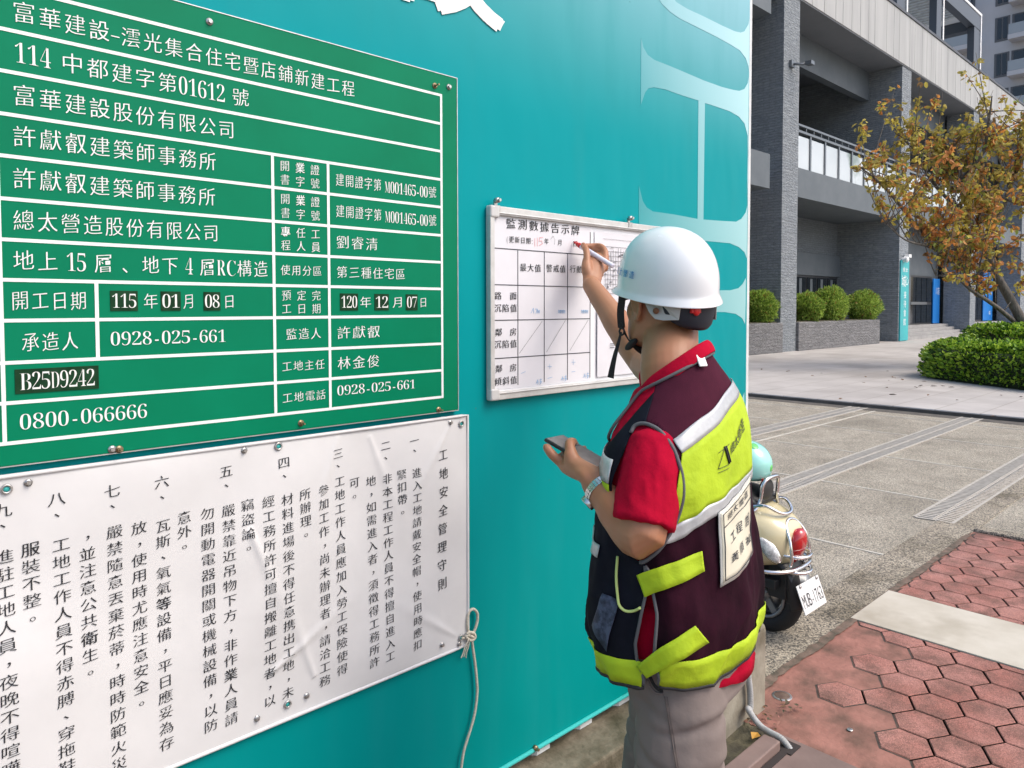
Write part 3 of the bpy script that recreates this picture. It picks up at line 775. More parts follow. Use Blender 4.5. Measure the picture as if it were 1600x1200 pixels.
# ribbed grey pipe down the block
def c3(x, y): return (1160 + x/5, 960 + y/5)
P = [onY(*c3(*p), 1.382) for p in ((20,195),(45,240),(52,275),(40,340),(42,420),(48,500),(58,580),(62,660),(60,740))]
P[0] = Vector((P[0].x-.005, 1.42, P[0].z+.012))
P += [Vector((2.478, 1.372, .090)), Vector((2.486, 1.350, .058)), Vector((2.480, 1.318, .043)), Vector((2.468, 1.278, .044)), Vector((2.462, 1.245, .046)), Vector((2.459, 1.222, .042)), Vector((2.462, 1.205, .026)), Vector((2.466, 1.19, .004))]
pts, rr = spline(P, [.0115]*len(P), 40)
d = 0; rad = []
for i, p in enumerate(pts):
    if i: d += (p-pts[i-1]).length
    rad.append(.0113 + .0005*math.sin(d*2*math.pi/.0068))
o = MB().tube(pts, rad, 14).build('conduit_pipe', M['conduit']); tag(o, 'grey ribbed plastic pipe running down the concrete footing block', 'pipe')
# round metal cap set in the paving, a leaf and bits of litter
q = onZ(1222, 1090); g = MB(); g.cyl((q.x, q.y, PZ-.01), (q.x, q.y, PZ+.003), .040, 24); g.cyl((q.x, q.y, PZ+.001), (q.x, q.y, PZ+.0042), .031, 24, 1)
o = g.build('floor_drain', [M['steel'], mat('cap_brown', (.10,.06,.045), .6, (.16,.11,.08), 40)], None, .002); tag(o, 'small round steel drain cap set in the worn red paving', 'drain cap')
q = onZ(1328, 1144); g = MB(); g.cyl((q.x, q.y, PZ+.003), (q.x, q.y, PZ+.0062), .011, 18)
o = g.build('survey_stud', M['steel'], None, .002); tag(o, 'tiny round metal stud fixed in a red hexagon tile', 'stud')

def leaf_scatter(name, spots, size, mats, label, cat, seed=1):
    random.seed(seed); g = MB()
    for (x, y, z) in spots:
        a = random.uniform(0, 6.28); s = size*random.uniform(.6, 1.3); u = Vector((math.cos(a), math.sin(a), random.uniform(-.1, .3))); w = Vector((-math.sin(a), math.cos(a), random.uniform(-.2, .3)))
        c = Vector((x, y, z+.006)); up = Vector((0, 0, s*.18))
        g.add([c-u*s, c-u*s*.3+w*s*.42+up, c+u*s*.4+w*s*.38+up, c+u*s, c+u*s*.4-w*s*.38+up*.3, c-u*s*.3-w*s*.42+up*.6], [(0,1,2,3),(0,3,4,5)], random.randrange(len(mats)))
    o = g.build(name, mats); o["kind"] = "stuff"; tag(o, label, cat); return o
LB = [mat('dry_leaf', (.16,.085,.04), .8), mat('dry_leaf_dark', (.075,.05,.03), .8), mat('yellow_leaf', (.42,.22,.03), .7)]
random.seed(8)
sp = []
for i in range(60):
    sp.append((random.uniform(2.44, 2.75), random.uniform(1.29, 1.40), .018))
sp = [(x, y, z) for x, y, z in sp if not (2.45 < x < 2.50)]
leaf_scatter('leaf_litter', sp, .012, [M['dirt'], LB[0], LB[1], M['bare_red']], 'brown leaf litter and grit at the foot of the concrete block', 'litter', 2)
random.seed(14); g = MB(); n_ = 150
def ed_(i): return 2.62 + 3.1*i/n_
g.rings([[(ed_(i), (1.485 - (.006+.045*max(0, mnoise.noise(Vector((ed_(i)*3.1, 1, 0)))+.10)+.010*mnoise.noise(Vector((ed_(i)*23, 3, 0))))) if j == 0 else 1.515 + .012*mnoise.noise(Vector((ed_(i)*15, 7, 0))), .0125) for i in range(n_+1)] for j in range(2)], 0, False, False, False)
g.box(2.6, 5.8, 1.4985, 1.503, .009, .0129); structure(g.build('kerb_grime', mat('kerb_grime', (.075,.064,.045), .95, (.22,.15,.115), 16, 6, bump=.8, bscale=50, dist=.005, contrast=(.35,.7))))
yl = onZ(1181, 1152, .03)
g = MB(); g.add([(yl.x-.028, yl.y, .035), (yl.x-.005, yl.y+.018, .045), (yl.x+.026, yl.y+.006, .035), (yl.x+.004, yl.y-.016, .04)], [(0,1,2,3)])
o = g.build('fallen_leaf', LB[2]); tag(o, 'single bright yellow leaf lying beside the grey pipe', 'leaf')

# ------------------------------------------------------------------ driveway joints and drain gratings
M['joint_pale'] = mat('joint_pale', (.56,.53,.46), .9, (.40,.375,.32), 8)
g = MB()
for X in (4.9, 6.6, 8.15, 9.7, 11.2): g.box(X-.012, X+.012, 1.77, 12.0, -.01, .004)
for Y in (4.35,): g.box(6.0, 11.6, Y-.015, Y+.015, -.01, .0045)
structure(g.build('driveway_joints', M['joint_pale']))
M['grate'] = mat('grate_iron', (.48,.45,.40), .9, (.38,.355,.31), 20, spec=.15)
M['dark'] = mat('dark_gap', (.36,.335,.29), .9)
def grating(x0, x1, y0, y1, label):
    g = MB(); g.box(x0, x1, y0, y1, -.02, .003, 1)
    ym = (y0+y1)/2
    for a, c in ((y0-.006, y0+.016), (ym-.012, ym-.003), (ym+.003, ym+.012), (y1-.016, y1+.006)): g.box(x0, x1, a, c, -.02, .009, 0)
    x = x0
    while x < x1 - .03:
        for a, c, s in ((y0+.016, ym-.012, .02), (ym+.012, y1-.016, -.02)):
            w = .024
            g.add([(x,a,.0085),(x+w,a,.0085),(x+w+s,c,.0085),(x+s,c,.0085),(x,a,.003),(x+w,a,.003),(x+w+s,c,.003),(x+s,c,.003)], [(0,1,2,3),(0,4,5,1),(2,6,7,3),(1,5,6,2),(3,7,4,0)], 0)
        x += .052
    o = g.build('drain_grating', [M['grate'], M['dark']]); tag(o, label, 'drain grating', 'slotted drain gratings in the driveway')
grating(5.95, 11.85, 1.66, 1.93, 'slotted drain grating nearest to the red paving')
grating(4.6, 11.85, 2.95, 3.22, 'slotted drain grating just behind the scooter, middle of three')
grating(4.6, 11.85, 4.55, 4.82, 'slotted drain grating farthest from the red paving')

# ------------------------------------------------------------------ plaza in front of the building
PLZ = .07
M['plaza'] = mat('plaza_stone', (.42,.395,.37), .75, (.50,.475,.445), 1.3, 6, col3=(.34,.315,.29), scale3=.5, con3=(.5,.75), bump=.1, bscale=40)
nt = M['plaza'].node_tree; L = nt.links; bb = nt.nodes["Principled BSDF"]; src = bb.inputs["Base Color"].links[0].from_socket
t = nt.nodes.new("ShaderNodeTexCoord"); br = nt.nodes.new("ShaderNodeTexBrick"); br.inputs["Scale"].default_value = 1; br.inputs["Brick Width"].default_value = 1.2; br.inputs["Row Height"].default_value = .6; br.inputs["Mortar Size"].default_value = .012
for i, v in ((1, (1,1,1,1)), (2, (.90,.90,.90,1)), (3, (.74,.72,.69,1))): br.inputs[i].default_value = v
L.new(t.outputs["Object"], br.inputs["Vector"])
mx = nt.nodes.new("ShaderNodeMix"); mx.data_type = 'RGBA'; mx.blend_type = 'MULTIPLY'; mx.inputs[0].default_value = 1
L.new(src, mx.inputs[6]); L.new(br.outputs["Color"], mx.inputs[7]); L.new(mx.outputs[2], bb.inputs["Base Color"])
g = MB(); g.box(11.92, 160, -40, 60, -.1, PLZ)
structure(g.build('plaza_pavement', M['plaza'], None, .01))
g = MB(); g.box(11.62, 11.915, -40, 60, -.05, .004); structure(g.build('gutter', mat('gutter_shadow', (.075,.068,.058), .9, (.12,.11,.095), 6)))  # gutter strip, its dark colour standing for the shadow below the kerb
g = MB(); g.box(11.895, 11.921, -40, 60, 0, .052); structure(g.build('kerb', mat('kerb_dark', (.06,.056,.05), .9, (.11,.10,.09), 3)))
random.seed(12)
sp = [(lambda p: (p.x, p.y, PLZ))(onZ(1160+random.gauss(820, 130)/3.334, 300+random.gauss(985, 40)/3.334, PLZ)) for i in range(16)]
sp += [(lambda p: (p.x, p.y, PLZ))(onZ(1160+x/3.334, 300+y/3.334, PLZ)) for x, y in ((100,925),(237,935),(365,958),(412,945),(512,1078),(795,970),(925,955),(985,950),(1120,1085),(1310,1170),(1350,1060),(1450,1068))]
leaf_scatter('fallen_leaves', sp, .055, LB[:2], 'dry brown leaves scattered over the pale plaza', 'leaves', 4)

# ------------------------------------------------------------------ the dark stone building along the plaza
def stone(name, a, b_, rowh=.09, w=.42):
    m = bpy.data.materials.new(name); m.use_nodes = True; nt = m.node_tree; L = nt.links; bb = nt.nodes["Principled BSDF"]
    t = nt.nodes.new("ShaderNodeTexCoord"); s = nt.nodes.new("ShaderNodeSeparateXYZ"); L.new(t.outputs["Object"], s.inputs[0])
    ad = nt.nodes.new("ShaderNodeMath"); ad.operation = 'ADD'; L.new(s.outputs[0], ad.inputs[0]); L.new(s.outputs[1], ad.inputs[1])
    cb_ = nt.nodes.new("ShaderNodeCombineXYZ"); L.new(ad.outputs[0], cb_.inputs[0]); L.new(s.outputs[2], cb_.inputs[1])
    br = nt.nodes.new("ShaderNodeTexBrick"); br.inputs["Scale"].default_value = 1; br.inputs["Brick Width"].default_value = w; br.inputs["Row Height"].default_value = rowh; br.inputs["Mortar Size"].default_value = .008
    br.inputs[1].default_value = (*a, 1); br.inputs[2].default_value = (*b_, 1); br.inputs[3].default_value = tuple(x*.78 for x in a) + (1,)
    wob = nt.nodes.new('ShaderNodeTexNoise'); wob.inputs['Scale'].default_value = 1.6; wob.inputs['Detail'].default_value = 3; L.new(t.outputs['Object'], wob.inputs['Vector'])
    wm = nt.nodes.new('ShaderNodeVectorMath'); wm.operation = 'SCALE'; wm.inputs[3].default_value = .05; L.new(wob.outputs['Color'], wm.inputs[0])
    wa = nt.nodes.new('ShaderNodeVectorMath'); L.new(cb_.outputs[0], wa.inputs[0]); L.new(wm.outputs[0], wa.inputs[1]); L.new(wa.outputs[0], br.inputs['Vector'])
    n = nt.nodes.new("ShaderNodeTexNoise"); n.inputs["Scale"].default_value = 6; n.inputs["Detail"].default_value = 9; n.inputs["Roughness"].default_value = .7
    mp = nt.nodes.new("ShaderNodeMapping"); mp.inputs["Scale"].default_value = (1, 1, 2.6); L.new(t.outputs["Object"], mp.inputs[0]); L.new(mp.outputs[0], n.inputs["Vector"])
    r = nt.nodes.new("ShaderNodeMapRange"); r.inputs[3].default_value = .35; r.inputs[4].default_value = 1.65; L.new(n.outputs[0], r.inputs[0])
    mx = nt.nodes.new("ShaderNodeMix"); mx.data_type = 'RGBA'; mx.blend_type = 'MULTIPLY'; mx.inputs[0].default_value = 1; L.new(br.outputs["Color"], mx.inputs[6]); L.new(r.outputs[0], mx.inputs[7])
    L.new(mx.outputs[2], bb.inputs["Base Color"]); bb.inputs["Roughness"].default_value = .8
    h_ = nt.nodes.new("ShaderNodeMath"); h_.operation = 'MULTIPLY_ADD'; L.new(n.outputs[0], h_.inputs[0]); h_.inputs[1].default_value = 1.0; L.new(br.outputs["Fac"], h_.inputs[2])
    bp = nt.nodes.new("ShaderNodeBump"); bp.inputs["Strength"].default_value = .9; bp.inputs["Distance"].default_value = .12; L.new(n.outputs[0], bp.inputs["Height"]); L.new(bp.outputs[0], bb.inputs["Normal"])
    return m
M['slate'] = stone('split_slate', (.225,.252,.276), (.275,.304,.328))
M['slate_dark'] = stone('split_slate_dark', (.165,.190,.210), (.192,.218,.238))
M['render_grey'] = mat('grey_render', (.098,.118,.134), .7, (.118,.138,.154), 1.5)
M['soffit'] = mat('soffit_grey', (.155,.170,.185), .7, (.175,.190,.205), 1)
M['fascia'] = mat('fascia_panel', (.40,.40,.385), .55, (.29,.29,.28), 1.6, 6, stretch=(1,1,.10), metal=.1, contrast=(.35,.72))
M['step'] = mat('step_stone', (.27,.265,.26), .7, (.33,.325,.315), 3)
M['coping'] = mat('coping_dark', (.05,.053,.06), .5)
M['glass_dark'] = mat('window_glass', (.012,.016,.020), .08, spec=.6)
M['frame_dark'] = mat('window_frame', (.03,.033,.038), .45)
M['rail_metal'] = mat('rail_metal', (.16,.175,.19), .4, metal=.5)
M['glass_pale'] = mat('glass_reflection_tones', (.40,.44,.46), .10, (.52,.56,.58), .30, 2, spec=.8, col3=(.16,.20,.17), scale3=.42, con3=(.56,.64))  # pale and grey-green tones imitate sky and tree reflected in the panes
FYB = 11.8
bld = empty('commercial_building', (34, 13, 0), 'long dark slate building with deep porches and a pale fascia, beyond the plaza', 'building')
def bp_(name, mb, m, bev=0.0, par=None): return mb.build(name, m, par or bld, bev)
for x0, x1, y1 in ((23.17, 24.30, 13.6), (33.90, 35.0, 16.4), (44.4, 45.4, 13.1), (55.2, 56.3, 13.1)):
    g = MB(); g.box(x0, x1, FYB, y1, 0, 11.98); bp_('stone_pier', g, M['slate'])
g = MB(); x = 12.0; random.seed(21)
while x < 62:
    w = random.choice((.62, .95, 1.25, .8)); g.box(x, x+w-.02, FYB-.06, FYB+.3, 12.03, 14.16); x += w
bp_('fascia', g, M['fascia'], .01)
g = MB(); g.box(12, 62, FYB-.10, FYB+.6, 14.165, 14.28); bp_('coping', g, M['coping'])
g = MB(); g.box(12, 62, FYB-.03, 22, 11.985, 12.028); g.box(12, 62, FYB+.31, 22, 12.03, 14.1); bp_('roof', g, M['soffit'])
g = MB(); g.box(12, 23.165, FYB+1.4, FYB+1.75, 10.6, 11.98); g.box(24.305, 33.895, FYB+1.4, FYB+1.75, 10.75, 11.98); g.box(35.005, 44.395, FYB+1.4, FYB+1.75, 10.75, 11.98); g.box(45.405, 55.1, FYB+1.4, FYB+1.75, 10.75, 11.98)
bp_('ceiling_beam', g, M['render_grey'])
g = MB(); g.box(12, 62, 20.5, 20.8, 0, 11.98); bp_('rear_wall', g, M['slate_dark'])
g = MB()
for a, c in ((24.305, 33.895), (35.005, 44.395), (45.405, 55.195)): g.box(a, c, FYB+.05, 20.4, 5.38, 6.38)
g.box(12, 21.85, FYB-.25, 20.4, 5.34, 6.42); g.box(12, 22.1, FYB-.1, 13.2, 10.9, 11.97)
bp_('balcony_slab', g, M['render_grey'])
# glass balustrade of the upper floor
g = MB(); k = MB()
for a, c in ((24.32, 33.88), (35.02, 44.38)):
    n = 8
    for i in range(n):
        xa, xb = a+(c-a)*i/n, a+(c-a)*(i+1)/n
        q_ = MB(); q_.box(xa+.06, xb-.06, FYB+.16, FYB+.18, 6.40, 7.52); bp_('balustrade_glass', q_, M['glass_pale']); k.box(xa-.05, xa+.05, FYB+.12, FYB+.22, 6.38, 7.62)
    k.box(a, c, FYB+.10, FYB+.24, 7.62, 7.70); k.box(a, c, FYB+.13, FYB+.21, 7.86, 7.93)
    for i in range(n*2): k.box(a+(c-a)*(i+.5)/n/2-.02, a+(c-a)*(i+.5)/n/2+.02, FYB+.15, FYB+.19, 7.70, 7.86)
bp_('railing', k, M['rail_metal'])
# upper floor back wall with tall dark windows
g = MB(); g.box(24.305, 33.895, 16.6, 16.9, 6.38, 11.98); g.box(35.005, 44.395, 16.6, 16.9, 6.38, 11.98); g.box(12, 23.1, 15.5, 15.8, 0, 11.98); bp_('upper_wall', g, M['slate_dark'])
for xa in (25.2, 28.2, 31.2, 36, 39, 42):
    g = MB(); g.box(xa, xa+2.3, 16.50, 16.595, 6.4, 9.4); fr = bp_('window', g, M['frame_dark'])
    g = MB()
    for i in range(2): g.box(xa+.08+i*1.12, xa+1.1+i*1.12, 16.47, 16.498, 6.5, 9.3)
    g.build('pane', M['glass_dark'], fr)
# ground floor, first bay: shaded back wall, curtained window
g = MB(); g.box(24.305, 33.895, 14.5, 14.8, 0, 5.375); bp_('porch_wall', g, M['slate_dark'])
g = MB(); g.box(24.32, 33.89, 14.38, 14.495, 2.95, 3.9); bp_('lintel', g, M['render_grey'])
g = MB(); g.box(24.4, 33.7, 14.42, 14.494, .6, 2.94); fr = bp_('window', g, M['frame_dark'])
g = MB(); random.seed(2)
for i in range(9): g.box(24.5+i*1.02, 25.4+i*1.02, 14.39, 14.417, .7, 2.85)
g.build('pane', M['glass_dark'], fr)
g = MB()
for i in range(9): g.box(24.75+i*1.02, 24.98+i*1.02, 14.375, 14.388, .75, 2.8)
g.build('curtain', M['render_grey'], fr)
# second bay: steps up to glazed doors
g = MB()
for i in range(4): g.box(35.005, 44.395, 11.92+i*.30, 13.3, PLZ-.05 if i == 0 else .07+.15*i-.001, .07+.15*(i+1))
bp_('entrance_steps', g, M['step'], .01)
g = MB(); g.box(35.005, 44.395, 13.4, 13.7, .6, 5.375); g.box(38.5, 39.6, 13.2, 13.399, .6, 5.375); bp_('porch_wall', g, M['render_grey'])
g = MB(); g.box(39.65, 43.0, 13.28, 13.395, .68, 3.2); dr = bp_('glazed_door', g, M['frame_dark'])
g = MB()
for i in range(4): g.box(39.75+i*.81, 40.48+i*.81, 13.25, 13.278, .75, 1.7); g.box(39.75+i*.81, 40.48+i*.81, 13.25, 13.278, 1.85, 3.1)
g.build('pane', M['glass_dark'], dr)
g = MB(); g.box(39.65, 42.0, 13.18, 13.245, 1.70, 1.84); g.build('transom', M['rail_metal'], dr)
# third bay
g = MB()
for i in range(3): g.box(45.405, 55.195, 11.92+i*.36, 13.3, PLZ-.05 if i == 0 else .07+.2*i-.001, .07+.2*(i+1))
bp_('entrance_steps', g, M['step'], .01)
g = MB(); g.box(45.405, 55.195, 13.4, 13.7, .6, 5.375); bp_('porch_wall', g, M['slate_dark'])
g = MB(); g.box(48.6, 52.4, 13.28, 13.395, .7, 3.9); dr = bp_('glazed_door', g, M['frame_dark'])
g = MB()
for i in range(4): g.box(48.7+i*.92, 49.55+i*.92, 13.25, 13.278, .8, 3.8)
g.build('pane', M['glass_dark'], dr)
g = MB(); g.box(56.3, 62, FYB+.02, 18, 0, 11.98); bp_('end_wall', g, M['slate'])
# roof pergola of dark steel with pale edges
M['steel_dark'] = mat('pergola_steel', (.075,.09,.11), .5, metal=.2)
M['louvre'] = mat('pergola_louvre', (.46,.45,.40), .7, (.34,.33,.29), 3)
g = MB()
YP = 13.0
zt_ = onY(1530, 22, YP).z; a = onY(1411, 60, YP); c = onY(1469, 60, YP); e = onY(1529, 60, YP)
for q, w in ((a, .8), (c, .55), (e, .8)): g.box(q.x-w, q.x+w*.4, YP+.02, YP+.38, 14.1, zt_-.04)
zt = onY(1530, 22, YP).z
g.box(a.x-8, e.x+.5, YP, YP+.4, zt-.9, zt-.05); g.box(e.x-.3, e.x+.3, YP+.41, 22, zt-.9, zt-.05); 
bp_('pergola_frame', g, M['steel_dark'])
g = MB(); x = a.x-7.8
while x < e.x: g.box(x, x+.12, YP+.41, 21.5, zt+.03, zt+.13); x += .42
bp_('pergola_louvres', g, M['louvre'])
g = MB()
for q in (a, c, e): g.box(q.x+.33, q.x+.50, YP-.03, YP-.001, 14.2, zt)
g.box(a.x-8, e.x+.5, YP-.04, YP-.001, zt-.04, zt+.1); g.box(e.x-.36, e.x-.301, YP+.42, 21.9, zt-.30, zt-.02)
for X in (a.x+.8, c.x+1.5): g.box(X, X+.14, YP+.42, 21.5, zt-.05, zt+.028)
bp_('pergola_edge', g, M['white_paint'])
# security lamp on the second pier, small arm on the first
g = MB(); q = onY(1410, 406, FYB); g.cyl((q.x-.05, FYB-.001, q.z), (q.x-.05, FYB-.18, q.z), .10, 14); g.ball((q.x-.05, FYB-.20, q.z), .13, .09, .13); g.box(q.x+.1, q.x+.42, FYB-.24, FYB-.06, q.z+.10, q.z+.24); g.box(q.x-.02, q.x+.14, FYB-.10, FYB-.06, q.z+.02, q.z+.16)
o = g.build('security_light', M['white_paint'], None, .01); tag(o, 'white round security light with side lamp above the teal sign', 'lamp')
g = MB(); q = onY(1160+300/3.636, 380/3.636, FYB); g.box(q.x-.45, q.x-.2, FYB-.10, FYB-.001, q.z-.1, q.z+.12); g.tube([(q.x-.3, FYB-.1, q.z), (q.x-.1, FYB-.3, q.z), (q.x+.0, FYB-.42, q.z+.02)], .04, 8); g.box(q.x-.12, q.x+.12, FYB-.62, FYB-.40, q.z-.05, q.z+.07)
o = g.build('security_camera', M['rail_metal']); tag(o, 'dark security camera on a bracket high on the nearest slate pier', 'camera')

# tall sign panels
def panel_sign(x0, x1, y, z0, z1, m, label, txt):
    t = empty('sign_panel', ((x0+x1)/2, y, z0), label, 'sign', 'tall sign panels on the slate building')
    MB().box(x0, x1, y-.06, y-.002, z0, z1).build('panel', m, t)
    g = MB()
    for (s, u0, u1, z, hh, st) in txt:
        line(g, s, x0+(x1-x0)*u0, x0+(x1-x0)*u1, z, hh, lambda u, v, k: (u, y-.064-k, v), st, False)
    g.build('lettering', M['sign_white'], t)
mt = mat('sign_teal', (.02,.33,.37), .45, (.03,.40,.42), 1.2); mbl = mat('sign_blue', (.01,.17,.55), .45, (.015,.20,.60), 1.5)
panel_sign(34.0, 34.99, FYB, .10, 3.62, mt, 'tall teal sign panel on the slate pier beside the steps', [('總太', .2, .85, 3.22, .22, HEI), ('心', .5, .95, 2.75, .45, HEI), ('城', .1, .6, 2.72, .55, HEI), ('接', .38, .68, 2.12, .34, HEI), ('待', .38, .68, 1.72, .34, HEI), ('會', .38, .68, 1.32, .34, HEI), ('館', .38, .68, .92, .34, HEI)])
panel_sign(43.05, 44.1, 13.26, .70, 3.10, mbl, 'narrow bright blue sign panel beside the glazed entrance doors', [('1', .35, .5, 2.45, .4, HEI), ('店', .6, .95, 2.45, .45, HEI)])
panel_sign(52.5, 54.6, 13.26, .72, 3.95, mbl, 'wide bright blue sign panel behind the tree trunk', [('合作社', .3, .9, 2.6, .4, HEI), ('區', .6, .8, 1.2, .25, HEI)])

# planters with clipped shrubs
M['planter'] = stone('planter_stone', (.165,.165,.170), (.22,.22,.225), .11, .5)
for x0, x1, lb in ((15.0, 23.165, 'long slate planter box running up to the nearest slate pier'), (24.305, 31.6, 'slate planter box with three clipped shrubs between two slate piers')):
    g = MB(); g.box(x0, x1, FYB-.10, FYB+1.3, 0, 1.06)
    t = empty('stone_planter', ((x0+x1)/2, FYB, 0), lb, 'planter', 'slate planters along the building')
    g.build('planter_wall', M['planter'], t, .02); g = MB(); g.box(x0+.15, x1-.15, FYB+.05, FYB+1.15, 1.062, 1.085); g.build('soil', M['dirt'], t)

# ------------------------------------------------------------------ leaves, shrubs, tree
def leafmat(n, c, r=.55, tr=.35):
    m = mat(n, c, r, tuple(x*.78 for x in c), 1.7, spec=.35); nt = m.node_tree; bb = nt.nodes["Principled BSDF"]; out = nt.nodes["Material Output"]
    t_ = nt.nodes.new("ShaderNodeBsdfTranslucent"); t_.inputs[0].default_value = (*[min(1, x*1.25) for x in c], 1); mx = nt.nodes.new("ShaderNodeMixShader"); mx.inputs[0].default_value = tr
    nt.links.new(bb.outputs[0], mx.inputs[1]); nt.links.new(t_.outputs[0], mx.inputs[2]); nt.links.new(mx.outputs[0], out.inputs[0])
    return m
G_ = [leafmat('leaf_green', (.31,.44,.08)), leafmat('leaf_light', (.46,.58,.13)), leafmat('leaf_deep', (.14,.24,.04))]
def leaf(g, c, d, s, mi, wid=.5, bend=.2):
    d = d.normalized(); h_ = Vector((random.uniform(-1, 1), random.uniform(-1, 1), random.uniform(-1, 1))); w = d.cross(h_)
    if w.length < 1e-3: w = d.cross(Vector((1, 0, .3)))
    w = w.normalized()*s*wid; n = d.cross(w).normalized()*s*bend
    g.add([c, c+d*s*.28+w*.42+n*.8, c+d*s*.68+w*.40+n, c+d*s+n*.2, c+d*s*.68-w*.40+n, c+d*s*.28-w*.42+n*.8], [(0, 1, 2, 3), (0, 3, 4, 5)], mi)
def shrub(c, rx, ry, rz, n, s, label, seed, mats, group, lo=-.7, fine=.28):
    random.seed(seed); c = Vector(c)
    t = empty('clipped_shrub', (c.x, c.y, c.z-rz), label, 'shrub', group)
    g = MB()
    for k in range(3): g.tube([(c.x+(k-1)*.05, c.y, c.z-rz*1.0), (c.x+(k-1)*rx*.4, c.y+random.uniform(-.3,.3)*ry, c.z)], [.03, .015], 6)
    g.build('stem', M['bark'], t)
    g = MB()
    for i in range(n):
        z = random.uniform(lo, 1); a = random.uniform(0, 6.283); q = math.sqrt(max(0, 1-z*z))
        u = Vector((q*math.cos(a), q*math.sin(a), z))
        k = 1 + .20*mnoise.noise(u*2.3+Vector((seed, 0, 0))) + .05*mnoise.noise(u*6)
        r = k*(random.random()**.22 if random.random() < .75 else random.random()**.5)
        p = c + Vector((u.x*rx*r, u.y*ry*r, u.z*rz*r))
        d = u*.9 + Vector((random.gauss(0, .5), random.gauss(0, .5), random.gauss(.35, .5)))
        leaf(g, p, d, s*random.uniform(.6, 1.25), random.choices((0, 1, 2, 3) if len(mats) > 3 else (0, 1, 2), (5, 3, 3, .4)[:len(mats)])[0], fine)
    g.build('foliage', mats, t)
M['bark'] = mat('bark', (.075,.064,.054), .9, (.165,.148,.128), 22, 6, bump=.9, bscale=30, dist=.02, stretch=(1,1,.35))
SM = G_ + [leafmat('leaf_rusty', (.30,.10,.035))]
for (px_, py_, rx, rz, lb, sd, X) in ((1187, 478, .60, .58, 'clipped green shrub alone in the planter left of the nearest pier', 31, 0), (1262, 480, .55, .55, 'smallest clipped shrub, directly against the nearest slate pier', 32, 0), (1300, 474, .78, .68, 'tallest clipped shrub, middle one of three in the planter', 33, 0), (1352, 477, .92, .64, 'broad clipped shrub at the far end of the planter', 34, 0)):
    q = onY(px_, py_, FYB+.35)
    shrub((q.x, FYB+.42, 1.06+rz*.86), rx, .62, rz, 7500, .10, lb.replace('left of', 'in front of'), sd, SM, 'clipped shrubs in the slate planters', -.95)

# hedges round the tree
HM = [leafmat('hedge_mid', (.20,.36,.032), .42, .25), leafmat('hedge_light', (.40,.56,.06), .42, .3), leafmat('hedge_deep', (.045,.110,.015), .42, .2)]
def hedge(poly, z0, z1, n, s, label, seed):
    random.seed(seed)
    xs = [p[0] for p in poly]; ys = [p[1] for p in poly]; cx, cy = sum(xs)/len(xs), sum(ys)/len(ys)
    t = empty('hedge', (cx, cy, z0), label, 'hedge', 'low hedges round the tree')
    def inside(x, y):
        r = False
        for (x1, y1), (x2, y2) in zip(poly, poly[1:]+poly[:1]):
            if (y1 > y) != (y2 > y) and x < (x2-x1)*(y-y1)/(y2-y1)+x1: r = not r
        return r
    def edge(x, y):
        m_ = 9
        for (x1, y1), (x2, y2) in zip(poly, poly[1:]+poly[:1]):
            dx, dy = x2-x1, y2-y1; u = max(0, min(1, ((x-x1)*dx+(y-y1)*dy)/(dx*dx+dy*dy))); m_ = min(m_, math.hypot(x-x1-u*dx, y-y1-u*dy))
        return m_
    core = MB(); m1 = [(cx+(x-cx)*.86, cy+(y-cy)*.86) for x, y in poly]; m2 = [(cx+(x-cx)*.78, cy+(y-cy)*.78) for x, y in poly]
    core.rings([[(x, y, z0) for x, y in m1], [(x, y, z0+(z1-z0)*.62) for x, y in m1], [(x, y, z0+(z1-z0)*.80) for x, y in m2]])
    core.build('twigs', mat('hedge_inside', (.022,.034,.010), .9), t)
    g = MB(); i = 0
    while i < n:
        x, y = random.uniform(min(xs), max(xs)), random.uniform(min(ys), max(ys))
        if not inside(x, y): continue
        e = edge(x, y)
        if e > .4 and random.random() < .35 and False: continue
        top = z1*(.97 + .10*mnoise.noise(Vector((x*1.7, y*1.7, seed)))) - .38*max(0, 1-e/.42)**2*(z1-z0)
        if e < .22 or random.random() < .30: z = z0 + .04 + (top-z0)*random.random()
        else: z = top - abs(random.gauss(0, .05))
        if e > .38 and z < top-.2: continue
        out = Vector((x-cx, y-cy, 0)).normalized()*(1.2 if e < .3 else .3)
        d = out + Vector((random.gauss(0, .6), random.gauss(0, .6), random.gauss(.55, .45)))
        k = mnoise.noise(Vector((x*3, y*3, z*3)))
        leaf(g, Vector((x, y, z)), d, s*random.uniform(.6, 1.3), random.choices((0, 1, 2), (5, 3.2+3*k, 2.4-2*k))[0], .62, .12); i += 1
    g.build('foliage', HM, t)
hz = lambda x, y, z=PLZ: (lambda q: (q.x, q.y))(onZ(x, y, z))
f1, f2, f3 = hz(1452, 592), hz(1530, 602), hz(1640, 616)
hedge([f1, f2, f3, (f3[0]+1.3, f3[1]-.4), (f2[0]+2.2, f2[1]+.5), (f1[0]+1.6, f1[1]+.35), (f1[0]+.5, f1[1]+.35)], PLZ, .86, 17000, .085, 'low dark green hedge in front, along the edge of the plaza', 51)
b1 = (f2[0]+2.25, f2[1]+.75); b2 = (f3[0]+1.5, f3[1]-.2)
hedge([(b1[0]+.1, b1[1]+.15), (b1[0]-.05, b1[1]-.5), b2, (b2[0]+5, b2[1]-.6), (b2[0]+5.4, b2[1]+1.6), (b1[0]+2.2, b1[1]+.9)], PLZ, 1.16, 17000, .09, 'taller light green hedge behind, round the foot of the tree', 52)

